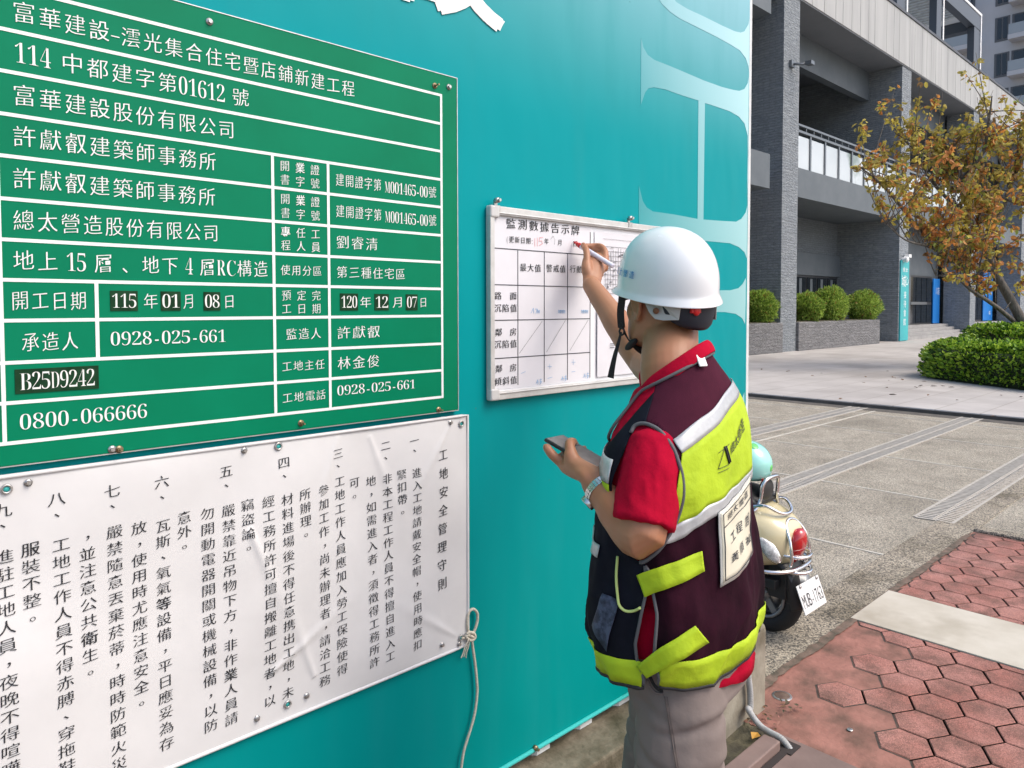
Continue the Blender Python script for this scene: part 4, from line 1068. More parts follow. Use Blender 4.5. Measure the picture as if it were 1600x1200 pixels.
# tree with turning leaves
random.seed(77)
TD = 18.3
tb = Vector((22.55, 4.35, PLZ))
tree = empty('autumn_tree', tb, 'slender plaza tree with sparse olive and rust coloured leaves', 'tree')
g = MB(); tips = []
def T(x, y, d=0.0): return atd(x, y, TD + d)
def branch(pts, rads, sub=5): 
    g.tube(pts, rads, 9, sub=sub); return pts
trunk = [tb, T(1603, 515), T(1580, 470), T(1553, 422), T(1535, 380), T(1518, 345), T(1508, 310), T(1498, 262), T(1490, 215)]
branch(trunk, [.16, .125, .11, .10, .085, .075, .065, .048, .028])
limbs = [([T(1556, 420), T(1520, 416, -.2), T(1480, 400, -.5), T(1440, 365, -.8), T(1412, 328, -.9), T(1380, 290, -1.0), T(1345, 262, -1.1)], [.10, .085, .075, .06, .045, .03, .018]),
         ([T(1588, 505), T(1555, 478, -.3), T(1520, 455, -.6), T(1495, 436, -.8), T(1462, 430, -.9)], [.06, .05, .042, .03, .014]),
         ([T(1535, 380), T(1560, 340, .4), T(1580, 290, .7), T(1590, 240, .8), T(1600, 190, .9)], [.075, .06, .05, .035, .02]),
         ([T(1512, 335), T(1470, 300, .5), T(1440, 255, .7), T(1425, 210, .8)], [.06, .045, .032, .018]),
         ([T(1503, 280), T(1535, 240, -.5), T(1545, 190, -.7), T(1550, 150, -.8)], [.05, .038, .028, .015]),
         ([T(1600, 510), T(1625, 430, .3), T(1640, 330, .6), T(1655, 250, .7)], [.09, .075, .055, .03]),
         ([T(1480, 400, -.5), T(1450, 385, -1.1), T(1415, 375, -1.5), T(1385, 350, -1.6)], [.04, .03, .02, .012]),
         ([T(1570, 310, .5), T(1600, 320, .2), T(1640, 310, -.3)], [.04, .03, .018])]
allpts = []
for p, r in limbs: branch(p, r)
for p, r in [(trunk[4:], None)] + limbs: 
    a, _ = spline([Vector(v) for v in p], [1]*len(p), 6); allpts += a[3:]
random.seed(5)
shoots = []
for i in range(305):
    b0 = random.choice(allpts)
    up = random.random() < .52
    d = Vector((random.gauss(0, .42), random.gauss(0, .42), random.uniform(.6, 1.3))) if up else Vector((random.gauss(0, 1), random.gauss(0, 1), random.gauss(.05, .35)))
    ln = random.uniform(.7, 2.0) if up else random.uniform(.5, 1.35)
    d = d.normalized(); p1 = b0 + d*ln*.5 + Vector((random.gauss(0, .07), random.gauss(0, .07), 0)); p2 = b0 + d*ln + Vector((0, 0, .25*ln if up else -.1))
    # keep to the crown's outline
    v = p2 - CAMPOS; dd = v.dot(FW); px_ = PPX + FPX*v.dot(RT)/dd; py_ = PPY - FPX*v.dot(UV)/dd
    lim = 110 + 26*mnoise.noise(Vector((px_*.02, 0, 0)))*2 + max(0, (1420-px_))*.75
    if py_ < lim or px_ < 1298 or (py_ > 298 + max(0, (px_-1410))*1.6 and px_ < 1510) or py_ > 455: continue
    g.tube([b0, p1, p2], [.016, .011, .005], 5, sub=3); shoots.append((b0, p1, p2, up))
g.build('trunk', M['bark'], tree)
TM = [leafmat('tree_olive', (.42,.35,.09), .6), leafmat('tree_yellow', (.60,.50,.10), .6), leafmat('tree_rust', (.48,.20,.060), .6), leafmat('tree_orange', (.66,.31,.085), .6), leafmat('tree_brown', (.28,.18,.085), .7), leafmat('tree_green', (.30,.36,.08), .6)]
g = MB(); nl = 0
for b0, p1, p2, up in shoots:
    nn = random.randint(18, 46)
    hgt = (b0.z-2.2)/4.5
    wts = (5+4*hgt, 2.6+2.6*hgt, 1.9-1.5*hgt, 1.8-.9*hgt, 1.8, 1.0+1.2*hgt) if random.random() < (.55 if hgt < .38 else .93) else (1.2, 1.6, 4, 3.5, 2, .6)
    wts = [max(.2, w) for w in wts]
    for q in range(nn//5):
        t = random.uniform(.25, 1.03); nd_ = (b0*(1-t)**2 + p1*2*t*(1-t) + p2*t*t); ci = random.choices(range(6), wts)[0]; dr_ = Vector((random.gauss(0, .5), random.gauss(0, .5), random.gauss(-.45, .4)))
        for k in range(random.randint(4, 8)):
            p = nd_ + Vector((random.gauss(0, .05), random.gauss(0, .05), random.gauss(0, .05)))
            leaf(g, p, dr_ + Vector((random.gauss(0, .55), random.gauss(0, .55), random.gauss(0, .5))), random.uniform(.09, .165), ci if random.random() < .65 else random.choices(range(6), wts)[0], .62, .2); nl += 1
g.build('crown', TM, tree)

# ------------------------------------------------------------------ apartment tower far behind
M['tower'] = mat('tower_render', (.50,.50,.515), .8, (.45,.45,.465), .3)
M['tower_dark'] = mat('tower_recess', (.12,.125,.135), .8)
M['balcony_glass'] = mat('balcony_glass', (.30,.33,.35), .25)
XT = 95.0
tw = empty('apartment_tower', (XT, 30, 0), 'tall grey apartment tower with recessed balconies, behind the slate building', 'apartment building')
g = MB(); g.box(XT, XT+20, 8, 52, 0, 70); g.build('wall', M['tower'], tw)
def z6(x, y): return (1400 + x/6, y/6)
FLH = 4.05
cols = [(1060, 925, 1200), (600, 460, 690)]
A = onX(*z6(925, 410), XT); B = onX(*z6(1065, 400), XT); Cc = onX(*z6(1250, 380), XT); Dd = onX(*z6(460, 420), XT); Ee = onX(*z6(735, 380), XT)
Z1 = onX(*z6(925, 410), XT).z; Z2 = onX(*z6(920, 745), XT).z
FLH = Z1-Z2
for f in range(-3, 6):
    z = Z1 + f*FLH
    for ya, yb, bal in ((A.y, B.y, 0), (B.y-.2, Cc.y-3, 1), (Dd.y+.5, Ee.y, 1)):
        y0, y1 = min(ya, yb), max(ya, yb)
        g = MB(); g.box(XT-.05, XT-.002, y0, y1, z+.1, z+FLH*.70); w = g.build('window', M['tower_dark'], tw)
        g = MB(); m_ = (y0+y1)/2
        for q0, q1 in ((y0+.25, m_-.08), (m_+.08, y1-.25)): g.box(XT-.09, XT-.052, q0, q1, z+.35, z+FLH*.66)
        g.build('pane', M['glass_dark'], w)
        if bal:
            g = MB(); g.box(XT-1.7, XT-.055, y0, y1, z-.35, z+.15); bb_ = g.build('balcony', M['tower'], tw)
            g = MB(); g.box(XT-1.68, XT-1.60, y0+.05, y1-.05, z+.17, z+1.25); g.build('balcony_panel', M['balcony_glass'], bb_)
            g = MB(); yy = m_ + (.6 if f % 2 else -.5); g.box(XT-1.3, XT-.8, yy-.5, yy+.5, z+.2, z+1.0); g.cyl((XT-1.3, yy, z+.6), (XT-1.33, yy, z+.6), .32, 14, 1); g.build('air_conditioner', [M['white_paint'], M['rail_metal']], bb_)

# ------------------------------------------------------------------ scooter, parked square to the kerb
SX, SYW = 3.345, 1.762                                  # centre line and rear axle
M['cream'] = mat('cream_paint', (.62,.545,.335), .22, coat=.6)
M['black_plastic'] = mat('black_plastic', (.014,.015,.017), .45)
M['rubber'] = mat('tyre_rubber', (.012,.012,.013), .75, bump=.4, bscale=120)
M['rim'] = mat('rim_grey', (.22,.23,.235), .4, metal=.5)
M['red_lens'] = mat('red_lens', (.50,.006,.012), .08, (.36,.004,.008), 40, coat=1.0)
M['clear_lens'] = mat('clear_lens', (.66,.67,.66), .12, (.36,.36,.36), 60, coat=1.0, contrast=(.4,.6))
M['plate'] = mat('plate_white', (.72,.73,.72), .4)
M['seat_black'] = mat('seat_black', (.02,.02,.021), .5, bump=.1, bscale=100)
M['mint'] = mat('mint_paint', (.30,.66,.60), .18, coat=.8)
M['green_dot'] = mat('green_dot', (.12,.52,.12), .25, coat=.6)
sc = empty('motor_scooter', (SX, SYW, 0), 'cream scooter with chrome rails and red tail lamp, parked by the footing block', 'scooter')
def wheel(yc, zc_, r, tw_):
    w = MB(); n = 36
    w.tube([(SX, yc+(r-tw_)*math.cos(2*math.pi*k/n), zc_+(r-tw_)*math.sin(2*math.pi*k/n)) for k in range(n)], tw_, 12, closed=True, hint=(1,0,0))
    o = w.build('wheel', M['rubber'], sc)
    rm = MB(); rr_ = r-2*tw_+.008
    for sx_ in (-.036, .036):
        rm.tube([(SX+sx_, yc+rr_*math.cos(2*math.pi*k/n), zc_+rr_*math.sin(2*math.pi*k/n)) for k in range(n)], .009, 8, closed=True, hint=(1,0,0))
    rm.cyl((SX-.034, yc, zc_), (SX+.034, yc, zc_), rr_*.30, 18)
    for k in range(5):
        a = 2*math.pi*k/5+.3; u = Vector((0, math.cos(a), math.sin(a))); v = Vector((0, -math.sin(a), math.cos(a)))
        rm.obox(Vector((SX, yc, zc_)) + u*rr_*.62, Vector((1,0,0)), u, v, .028, rr_*.38, .016)
    rm.build('rim', M['rim'], o)
    dk = MB(); dk.cyl((SX-.01, yc, zc_), (SX+.01, yc, zc_), rr_*.8, 24); dk.build('brake_disc', M['steel'], o)
    return o
wheel(SYW, .192, .192, .045); wheel(SYW+1.12, .192, .192, .042)
# rear body: cream cowl that tapers up to the tail
rg = []
for (y, hw, z0_, z1_) in ((1.600, .060, .395, .53), (1.622, .105, .375, .565), (1.67, .150, .355, .60), (1.76, .185, .335, .635), (1.90, .200, .305, .655), (2.05, .195, .27, .645), (2.2, .16, .25, .58), (2.3, .13, .24, .45)):
    n = 20; rg.append([(SX + hw*(abs(math.cos(2*math.pi*k/n))**.7)*math.copysign(1, math.cos(2*math.pi*k/n)), y, (z0_+z1_)/2 + (z1_-z0_)/2*(abs(math.sin(2*math.pi*k/n))**.75)*math.copysign(1, math.sin(2*math.pi*k/n))) for k in range(n)])
o = MB().rings(rg).build('body', M['cream'], sc)
o.modifiers.new("s", 'SUBSURF').levels = 1; o.modifiers["s"].render_levels = 2
g = MB(); rg = []
for (y, hw, z0_, z1_) in ((1.76, .10, .635, .655), (1.80, .135, .62, .70), (1.95, .145, .62, .715), (2.15, .14, .60, .69), (2.35, .11, .56, .65), (2.40, .06, .57, .62)):
    n = 16; rg.append([(SX + hw*math.cos(2*math.pi*k/n), y, (z0_+z1_)/2 + (z1_-z0_)/2*math.sin(2*math.pi*k/n)) for k in range(n)])
g.rings(rg).build('seat', M['seat_black'], sc)
g = MB(); g.box(SX-.06, SX+.06, 1.63, 1.72, .20, .37); g.box(SX-.05, SX+.05, 1.62, 1.66, .24, .36)
g.tube([(SX, 1.66, .345), (SX, 1.635, .25), (SX, 1.60, .15)], [.055, .05, .045], 10, sub=4); g.box(SX-.11, SX+.11, 1.66, 2.2, .255, .30)
rgf = [[(SX + .085*math.cos(math.pi*k/8), SYW - (.204)*math.sin(a), .192 + .210*math.cos(a) + .035*math.sin(math.pi*k/8)) for k in range(9)] for a in [i*.17 for i in range(-2, 7)]]
g.rings(rgf, 0, True, False, False)
g.build('rear_mudguard', M['black_plastic'], sc, .004)
# tail lamp with its chrome guard
ax = (Vector((1,0,0)), Vector((0,.92,.38)), Vector((0,-.38,.92)))
MB().ball((SX, 1.620, .450), .066, .050, .100, 24, 16, ax=ax).build('tail_lamp', M['red_lens'], sc)
g = MB()
g.tube([(SX-.080, 1.63, .345), (SX-.090, 1.588, .40), (SX-.086, 1.598, .49), (SX-.058, 1.632, .555), (SX, 1.645, .578), (SX+.058, 1.632, .555), (SX+.086, 1.598, .49), (SX+.090, 1.588, .40), (SX+.080, 1.63, .345)], .0085, 8, sub=5)
for z, d_ in ((.425, .0), (.352, -.004)): g.tube([(SX-.092, 1.632, z), (SX-.065, 1.568, z-.004), (SX, 1.545+d_, z-.006), (SX+.065, 1.568, z-.004), (SX+.092, 1.632, z)], .0085, 8, sub=5)
g.build('lamp_guard', M['chrome'], sc)
g = MB()
g.tube([(SX-.20, 2.0, .36), (SX-.212, 1.85, .365), (SX-.20, 1.70, .362), (SX-.13, 1.60, .362), (SX, 1.575, .362), (SX+.13, 1.60, .362), (SX+.20, 1.70, .362), (SX+.212, 1.85, .365), (SX+.20, 2.0, .36)], .010, 8, sub=6)
g.build('bumper_rail', M['chrome'], sc)
g = MB()
for r_ in (0,):
    g.tube([(SX-.145, 2.0, .62), (SX-.150, 1.86, .62), (SX-.125, 1.775, .61), (SX-.085, 1.755, .66), (SX-.078, 1.745, .735), (SX-.045, 1.735, .765), (SX+.045, 1.735, .765), (SX+.078, 1.745, .735), (SX+.085, 1.755, .66), (SX+.125, 1.775, .61), (SX+.150, 1.86, .62), (SX+.145, 2.0, .62)], .0095, 8, sub=6)
    g.tube([(SX-.12, 1.80, .63), (SX-.10, 1.72, .645), (SX-.06, 1.665, .615), (SX, 1.65, .605), (SX+.06, 1.665, .615), (SX+.10, 1.72, .645), (SX+.12, 1.80, .63)], .0085, 8, sub=6)
g.build('grab_rail', M['chrome'], sc)
g = MB(); g.ball((SX, 1.768, .70), .066, .022, .055, 16, 10); g.build('back_pad', M['seat_black'], sc)
for s_ in (-1, 1):
    ax = (Vector((s_*-.52, -.85, 0)).normalized(), Vector((s_*.85, -.52, 0)).normalized(), Vector((0,0,1)))
    d1 = Vector((s_*.30, -.80, -.62)).normalized(); nrm = Vector((s_*.86, -.46, .1)).normalized(); d1 = (d1-nrm*d1.dot(nrm)).normalized(); d2 = nrm.cross(d1)
    cc = Vector((SX+s_*.145, 1.672, .455))
    o = MB().ball(cc, .070, .027, .016, 16, 10, ax=(d1, d2, nrm)).build('turn_signal', M['clear_lens'], sc)
    MB().ball(cc-nrm*.005, .078, .034, .014, 16, 10, ax=(d1, d2, nrm)).build('bezel', M['chrome'], o)
# number plate hung under the tail, leaning back
pu = Vector((1, 0, 0)); pv = Vector((0, .36, .933)).normalized(); pn = Vector((0, -.933, .36)).normalized()
pc = Vector((SX, 1.530, .240))
g = MB(); g.obox(pc, pu, pv, pn, .112, .066, .0025); pl = g.build('number_plate', M['plate'], sc, .004)
def pfn(u, v, k): return tuple(pc + pu*u + pv*v + pn*(.0032+k))
g = MB(); line(g, 'MUB-1763', -.102, .102, -.010, .066, pfn, HEI, False, gap=.10); g.build('plate_lettering', M['ink'], pl)
g = MB()
for u in (-.085, .085): g.cyl(pc+pu*u+pv*.058+pn*.002, pc+pu*u+pv*.058+pn*.008, .008, 10)
g.build('plate_bolt', M['steel'], pl)
# footboard, front shield, handlebar (mostly behind the hoarding)
g = MB(); g.box(SX-.15, SX+.15, 2.25, 2.62, .23, .28); g.build('footboard', M['black_plastic'], sc, .01)
rg = []
for (z, y, hw) in ((.25, 2.62, .15), (.4, 2.70, .19), (.6, 2.76, .17), (.78, 2.78, .10)):
    n = 16; rg.append([(SX+hw*math.cos(2*math.pi*k/n), y+.05*math.sin(2*math.pi*k/n), z) for k in range(n)])
MB().rings(rg).build('front_shield', M['cream'], sc)
g = MB(); g.tube([(SX, 2.88, .2), (SX, 2.80, .5), (SX, 2.74, .84)], .03, 10); g.tube([(SX-.30, 2.66, .86), (SX-.15, 2.73, .88), (SX+.15, 2.73, .88), (SX+.30, 2.66, .86)], .016, 8); g.build('handlebar', M['black_plastic'], sc)
g = MB(); g.tube([(SX-.10, 2.1, .22), (SX-.16, 2.0, .04), (SX-.17, 2.0, .01)], .012, 8); g.build('kickstand', M['black_plastic'], sc)
g = MB(); g.tube([(SX+.13, 2.1, .17), (SX+.15, 1.9, .19), (SX+.155, 1.62, .22)], [.03, .045, .05], 12); g.build('exhaust', M['rim'], sc)
# mint helmet on the seat
hc = Vector((SX-.005, 1.872, .812))
hp = empty('scooter_helmet', (hc.x, hc.y, .69), 'mint green open-face helmet with green dots, resting on the scooter seat', 'helmet')
rg = []
for i in range(13):
    a = math.pi*.02 + (math.pi*.66)*i/12; n = 32
    rg.append([(hc.x+.118*math.sin(a)*math.cos(2*math.pi*k/n), hc.y+.128*math.sin(a)*math.sin(2*math.pi*k/n), hc.z+.120*math.cos(a)) for k in range(n)])
rg.append([(hc.x+.085*math.cos(2*math.pi*k/32), hc.y+.095*math.sin(2*math.pi*k/32), hc.z-.055) for k in range(32)])
MB().rings(rg, 0, True, True).build('shell', M['mint'], hp)
def dot(th, ph, r):
    d = Vector((math.sin(ph)*math.cos(th), math.sin(ph)*math.sin(th), math.cos(ph))); p = Vector((hc.x+d.x*.118, hc.y+d.y*.128, hc.z+d.z*.120))
    u = d.cross(Vector((0,0,1))).normalized(); v = u.cross(d)
    MB().ball(p-d*.002, r, r, .004, 18, 8, ax=(u, v, d)).build('painted_dot', M['green_dot'], hp)
dot(-1.45, 1.62, .017); dot(-2.1, .55, .022); dot(-2.9, 1.3, .02); dot(.1, 1.1, .02)
g = MB(); g.obox(hc+Vector((-.055,-.117,-.055)), Vector((1,.3,0)).normalized(), Vector((-.3,1,0)).normalized(), Vector((0,0,1)), .010, .004, .009); g.obox(hc+Vector((-.095,-.075,.0)), Vector((.6,-.8,0)), Vector((.8,.6,0)), Vector((0,0,1)), .006, .004, .012)
g.build('red_tab', M['red_lens'], hp)
# ------------------------------------------------------------------ the man writing on the board
def skin(name, c):
    m = mat(name, c, .5, tuple(x*.90 for x in c), 9, 4, bump=.12, bscale=90, dist=.0012, col3=(c[0]*.98, c[1]*.80, c[2]*.74), scale3=7, con3=(.45, .75))
    b = m.node_tree.nodes["Principled BSDF"]; b.inputs["Subsurface Weight"].default_value = .12; b.inputs["Subsurface Radius"].default_value = (.01, .004, .002); b.inputs["Subsurface Scale"].default_value = .5
    return m
M['skin'] = skin('skin', (.39, .182, .098))
M['hair'] = mat('hair', (.012,.010,.009), .6, (.02,.017,.015), 200)
M['helmet'] = mat('helmet_white', (.76,.78,.80), .25, (.70,.72,.74), 7, 6, coat=.3, rvar=.08, contrast=(.45,.8))
M['strap'] = mat('strap_black', (.010,.010,.012), .7, (.018,.018,.020), 200)
M['band'] = M['band']
M['pad_grey'] = mat('pad_grey', (.42,.41,.39), .5)
M['pad_navy'] = mat('pad_navy', (.010,.014,.024), .6)
M['red_plastic'] = mat('red_plastic', (.55,.012,.015), .35)
M['polo'] = mat('polo_red', (.42,.002,.026), .9, (.36,.002,.021), 5, bump=.55, bscale=24, dist=.008, spec=.12)
M['mesh_yoke'] = mat('vest_yoke_mesh', (.075,.013,.030), .9, (.040,.008,.018), 5, 5, bump=.4, bscale=700, dist=.0008, spec=.1)
M['mesh_maroon'] = mat('vest_mesh', (.032,.005,.014), .9, (.005,.0015,.004), 6, 6, bump=.6, bscale=15, dist=.012, contrast=(.34,.62), spec=.12, stretch=(1,1,.6))
M['mesh_navy'] = mat('vest_navy', (.0045,.005,.010), .85, (.009,.010,.019), 9, bump=.3, bscale=500, dist=.0008, spec=.15)
M['lime'] = mat('lime_fabric', (.42,.57,.010), .75, (.36,.50,.008), 9, bump=.6, bscale=17, dist=.011)
M['silver'] = mat('reflective_silver', (.50,.51,.52), .35, (.42,.43,.44), 60, metal=.25, bump=.25, bscale=18, dist=.004)
M['piping'] = mat('piping_black', (.014,.014,.017), .7)
M['piping_grey'] = mat('piping_grey', (.10,.10,.11), .7)
M['lime_pale'] = mat('lime_piping', (.55,.66,.22), .7)
M['trouser'] = mat('trouser_taupe', (.205,.165,.150), .85, (.172,.138,.126), 4, bump=.5, bscale=17, dist=.009)
M['card'] = mat('card_cream', (.66,.62,.49), .35, coat=.3)
M['card_edge'] = mat('clear_vinyl', (.50,.49,.45), .2, coat=.5)
M['watch_steel'] = mat('watch_steel', (.62,.62,.61), .22, metal=.95)
M['lens'] = mat('spectacle_lens', (.75,.78,.72), .08, alpha=.45)
M['shoe'] = mat('shoe_black', (.02,.02,.022), .6)

PC = Vector((1.352, .905, 0))                            # the spot he stands on
fa = math.radians(97)
PF = Vector((math.cos(fa), math.sin(fa), 0)); PL = Vector((-PF.y, PF.x, 0))    # forward, left
def P3(f, l, z): return PC + PF*f + PL*l + Vector((0, 0, z))
person = empty('person', PC, 'man in white hard hat, red polo and lime safety vest writing on the whiteboard', 'person')

def interp(tab, z):
    if z <= tab[0][0]: return tab[0][1:]
    for i in range(len(tab)-1):
        if z <= tab[i+1][0]:
            g = lambda k: tab[max(0, min(len(tab)-1, k))]
            t = (z-tab[i][0])/(tab[i+1][0]-tab[i][0]); out = []
            for k in range(1, len(tab[0])):
                p1, p2 = tab[i][k], tab[i+1][k]; h = tab[i+1][0]-tab[i][0]
                m1 = (p2-g(i-1)[k])/max(1e-6, tab[i+1][0]-g(i-1)[0])*h; m2 = (g(i+2)[k]-p1)/max(1e-6, g(i+2)[0]-tab[i][0])*h
                out.append(p1*(2*t**3-3*t*t+1) + m1*(t**3-2*t*t+t) + p2*(-2*t**3+3*t*t) + m2*(t**3-t*t))
            return out
    return tab[-1][1:]
# torso: height, centre forward, front and back half depth, half width, roundness
TORSO = [(.78, -.005, .105, .100, .150, 2.3), (.90, .0, .125, .118, .165, 2.3), (1.00, .005, .145, .122, .172, 2.3), (1.12, .015, .132, .120, .175, 2.3), (1.22, .028, .112, .118, .185, 2.4),
         (1.30, .034, .098, .118, .190, 2.5), (1.36, .036, .088, .108, .172, 2.4), (1.405, .040, .072, .092, .128, 2.2), (1.44, .044, .064, .076, .085, 2.0), (1.475, .050, .058, .062, .062, 2.0)]
VEST = [(.78, .020, .118, .130, .196, 2.3), (.85, .020, .136, .148, .210, 2.3), (.92, .020, .172, .166, .216, 2.4), (1.00, .016, .176, .162, .212, 2.4), (1.10, .018, .160, .148, .204, 2.4), (1.20, .026, .132, .142, .206, 2.4),
        (1.28, .032, .112, .142, .210, 2.5), (1.34, .034, .096, .134, .195, 2.5), (1.385, .037, .092, .116, .158, 2.3), (1.42, .040, .082, .100, .116, 2.1), (1.45, .044, .076, .086, .088, 2.0), (1.472, .048, .072, .078, .074, 2.0)]
def tilt(l, z, f=.06):                                    # the raised right arm lifts that shoulder, the other one sinks; the neckline dips forward
    return -.20*l*max(0, min(1, (z-1.08)/.28)) - .50*(f-.06)*max(0, min(1, (z-1.33)/.11))
def tpoint(tab, th, z, off=0.0):
    cf, af, ab, b, e = interp(tab, z)
    c, s = math.cos(th), math.sin(th)
    r = (abs(c)**e + abs(s)**e)**(-1/e)
    a = af if c > 0 else ab
    f, l = cf + (a+off)*c*r, (b+off)*s*r
    return P3(f, l, z + tilt(l, z, f))
def torso_rings(tab, zs, n=48, off=0.0): return [[tpoint(tab, 2*math.pi*k/n, z, off) for k in range(n)] for z in zs]

# ---- landmarks (from the photo, with their distances)
SHL = atd(1026, 702, 1.505); SHR = P3(.095, -.150, 1.400)
ELL = atd(1001, 836, 1.435); WRL = atd(930, 756, 1.545)
WRR = atd(924, 446, 2.265); ELR = (SHR*.5+WRR*.5) + Vector((.03, -.03, -.085))
HDA = math.radians(78); HF = Vector((math.cos(HDA), math.sin(HDA), .05)).normalized(); HL = Vector((-math.sin(HDA), math.cos(HDA), 0)); HU = HF.cross(HL)
HC = atd(1040, 460, 1.70)                                 # centre of the skull
NB = P3(.046, .0, 1.435)
def H3(f, l, u): return HC + HF*f + HL*l + HU*u

# ---- one continuous body: torso, neck, head, arms, hands, legs
B = MB()
B.rings(torso_rings(TORSO, [.80, .84, .88, .94, 1.0, 1.06, 1.12, 1.18, 1.24, 1.30, 1.34, 1.38, 1.41, 1.44, 1.46], 48, -.018))
B.tube([NB - UPZ*.05 - PF*.022, NB + UPZ*.02 - PF*.006, H3(-.022, 0, -.085), H3(-.010, 0, -.02)], [.066, .064, .062, .064], 24, sub=6)
# skull, face and jaw in cross-sections from the chin up
hd = []
for (u, f0, f1, hw) in ((-.128, .048, .076, .020), (-.122, .022, .088, .038), (-.108, -.012, .097, .057), (-.088, -.045, .099, .067), (-.062, -.072, .099, .072), (-.035, -.085, .097, .074), (-.005, -.094, .095, .075), (.03, -.099, .097, .078), (.06, -.097, .093, .077), (.09, -.082, .076, .066), (.112, -.052, .046, .043), (.121, -.02, .014, .016)):
    n = 28; hd.append([H3((f0+f1)/2 + (f1-f0)/2*math.cos(2*math.pi*k/n), hw*math.sin(2*math.pi*k/n)*(1 if math.cos(2*math.pi*k/n) < 0 else (1-.12*math.cos(2*math.pi*k/n))), u) for k in range(n)])
B.rings(hd)
B.tube([H3(.090, 0, .005), H3(.108, 0, -.022), H3(.112, 0, -.040)], [.009, .012, .014], 10, sub=3, round_ends=True)          # nose
for s_ in (-1, 1): B.ball(H3(.100, s_*.011, -.042), .009)
B.tube([H3(.086, .024, -.072), H3(.097, 0, -.070), H3(.086, -.024, -.072)], [.006, .008, .006], 8, sub=3, round_ends=True)
B.tube([H3(.084, .020, -.084), H3(.094, 0, -.083), H3(.084, -.020, -.084)], [.006, .009, .006], 8, sub=3, round_ends=True)
for s_ in (-1, 1):
    B.tube([H3(.084, s_*.016, .022), H3(.086, s_*.036, .026), H3(.066, s_*.055, .020)], [.008, .009, .006], 8, sub=3, round_ends=True)
    B.ball(H3(.052, s_*.042, -.042), .026, .020, .030)                                                                        # cheek
    # ear: rim, bowl, lobe
    e0 = lambda f, u, o: H3(f*1.08+.012, s_*(.0715+o), u*1.1-.026)
    B.tube([e0(.008, -.012, .002), e0(.012, .012, .006), e0(.002, .030, .011), e0(-.014, .032, .016), e0(-.024, .016, .018), e0(-.022, -.008, .014), e0(-.010, -.026, .008), e0(.004, -.030, .003)], [.005, .0055, .0058, .006, .0062, .006, .0065, .005], 8, sub=4, round_ends=True)
    B.ball(e0(-.006, .002, .004), .016, .024, .006, ax=(HF, HU, HL))
    B.ball(e0(-.002, -.028, .004), .007, .008, .006, ax=(HF, HU, HL))
# arms
def arm(sh, el, wr, k=1.0):
    u = (el-sh); v = (wr-el)
    B.tube([sh - u*.10, sh+u*.15, sh+u*.5, el-u*.12, el, el+v*.18, el+v*.45, el+v*.75, wr], [.040*k, .046*k, .048*k, .047*k, .045*k, .046*k, .042*k, .033*k, .0275*k], 18, sub=4, round_ends=True)
arm(SHL, ELL, WRL, 1.06); arm(SHR, ELR, WRR, 1.0)
def finger(pts, r0, r1=None):
    r1 = r1 or r0*.8; n = len(pts)
    B.tube(pts, [r0+(r1-r0)*i/(n-1) for i in range(n)], 10, sub=4, round_ends=True)
# right hand: thumb and bent index finger pinch the marker, the others curl behind
MT0, MT1 = atd(896, 377.5, 2.400), atd(957.0, 415.5, 2.285)          # marker's tip and tail
MD = (MT1-MT0).normalized()
grip = MT0 + MD*.046
hx = lambda x, y, d: atd(x, y, d)
palmR = [WRR, hx(926, 430, 2.295), hx(930, 416, 2.330), hx(934, 407, 2.355)]
fwd = (palmR[3]-palmR[0]).normalized()
B.tube(palmR, [.027, .031, .035, .032], 16, sub=4, flat=.62, round_ends=True, hint=(RT + FW*.25))
B.tube([hx(921, 434, 2.285), hx(917, 421, 2.29), hx(916.5, 409, 2.305)], [.019, .018, .015], 12, sub=4, round_ends=True)      # ball of the thumb
finger([hx(917, 416, 2.295), hx(917, 403, 2.305), hx(916, 391, 2.325), grip + Vector((-.006, -.008, .006))], .0125, .0100)
finger([hx(945, 408, 2.345), hx(945.5, 394, 2.362), hx(939, 385.5, 2.378), hx(928, 384.5, 2.392), grip + Vector((.004, .012, .004))], .0122, .0092)
finger([hx(947, 411, 2.352), hx(944, 398, 2.372), hx(934, 391.5, 2.386), hx(920, 390, 2.40)], .0130, .0100)
finger([hx(945, 419, 2.355), hx(943, 406, 2.382), hx(932, 400, 2.395), hx(918, 401, 2.395)], .0125, .0095)
finger([hx(939, 429, 2.345), hx(938, 421, 2.380), hx(928, 415, 2.398), hx(917, 417, 2.390)], .0096, .0075)
# left hand: holds the phone flat in front of him
ph = [atd(857, 686.5, 1.645), atd(874, 676.5, 1.705), atd(953, 722, 1.625), atd(936, 733, 1.565)]   # near-tip, far-tip, far-heel, near-heel
PX3 = (ph[3]-ph[0]); PY3 = (ph[1]-ph[0]); PN = PX3.normalized().cross(PY3.normalized()); PN = -PN if PN.z < 0 else PN
PXu = PX3.normalized(); PYu = (PY3 - PXu*PY3.dot(PXu)).normalized(); PN = PXu.cross(PYu); PN = -PN if PN.z < 0 else PN
PHL, PHW, PHT = .146, .071, .0085
p0 = (ph[0]+ph[1]+ph[2]+ph[3])/4
def PH(a, b_, c): return p0 + PXu*a + PYu*b_ + PN*c           # a: along (tip to heel), b: across (near to far), c: above the screen
B.tube([WRL, atd(922, 743, 1.555), PH(.010, -.020, -.030), PH(-.010, -.004, -.028)], [.0275, .031, .034, .026], 16, sub=4, flat=.68, round_ends=True, hint=PYu)
B.tube([atd(932, 745, 1.54), PH(.030, -.048, -.012), PH(.012, -.050, .002)], [.021, .020, .015], 12, sub=4, round_ends=True)
finger([PH(.028, -.048, -.006), PH(.008, -.047, .010), PH(-.006, -.036, .020), PH(-.012, -.014, .0165)], .0132, .0105)                 # thumb, across the near edge on to the glass
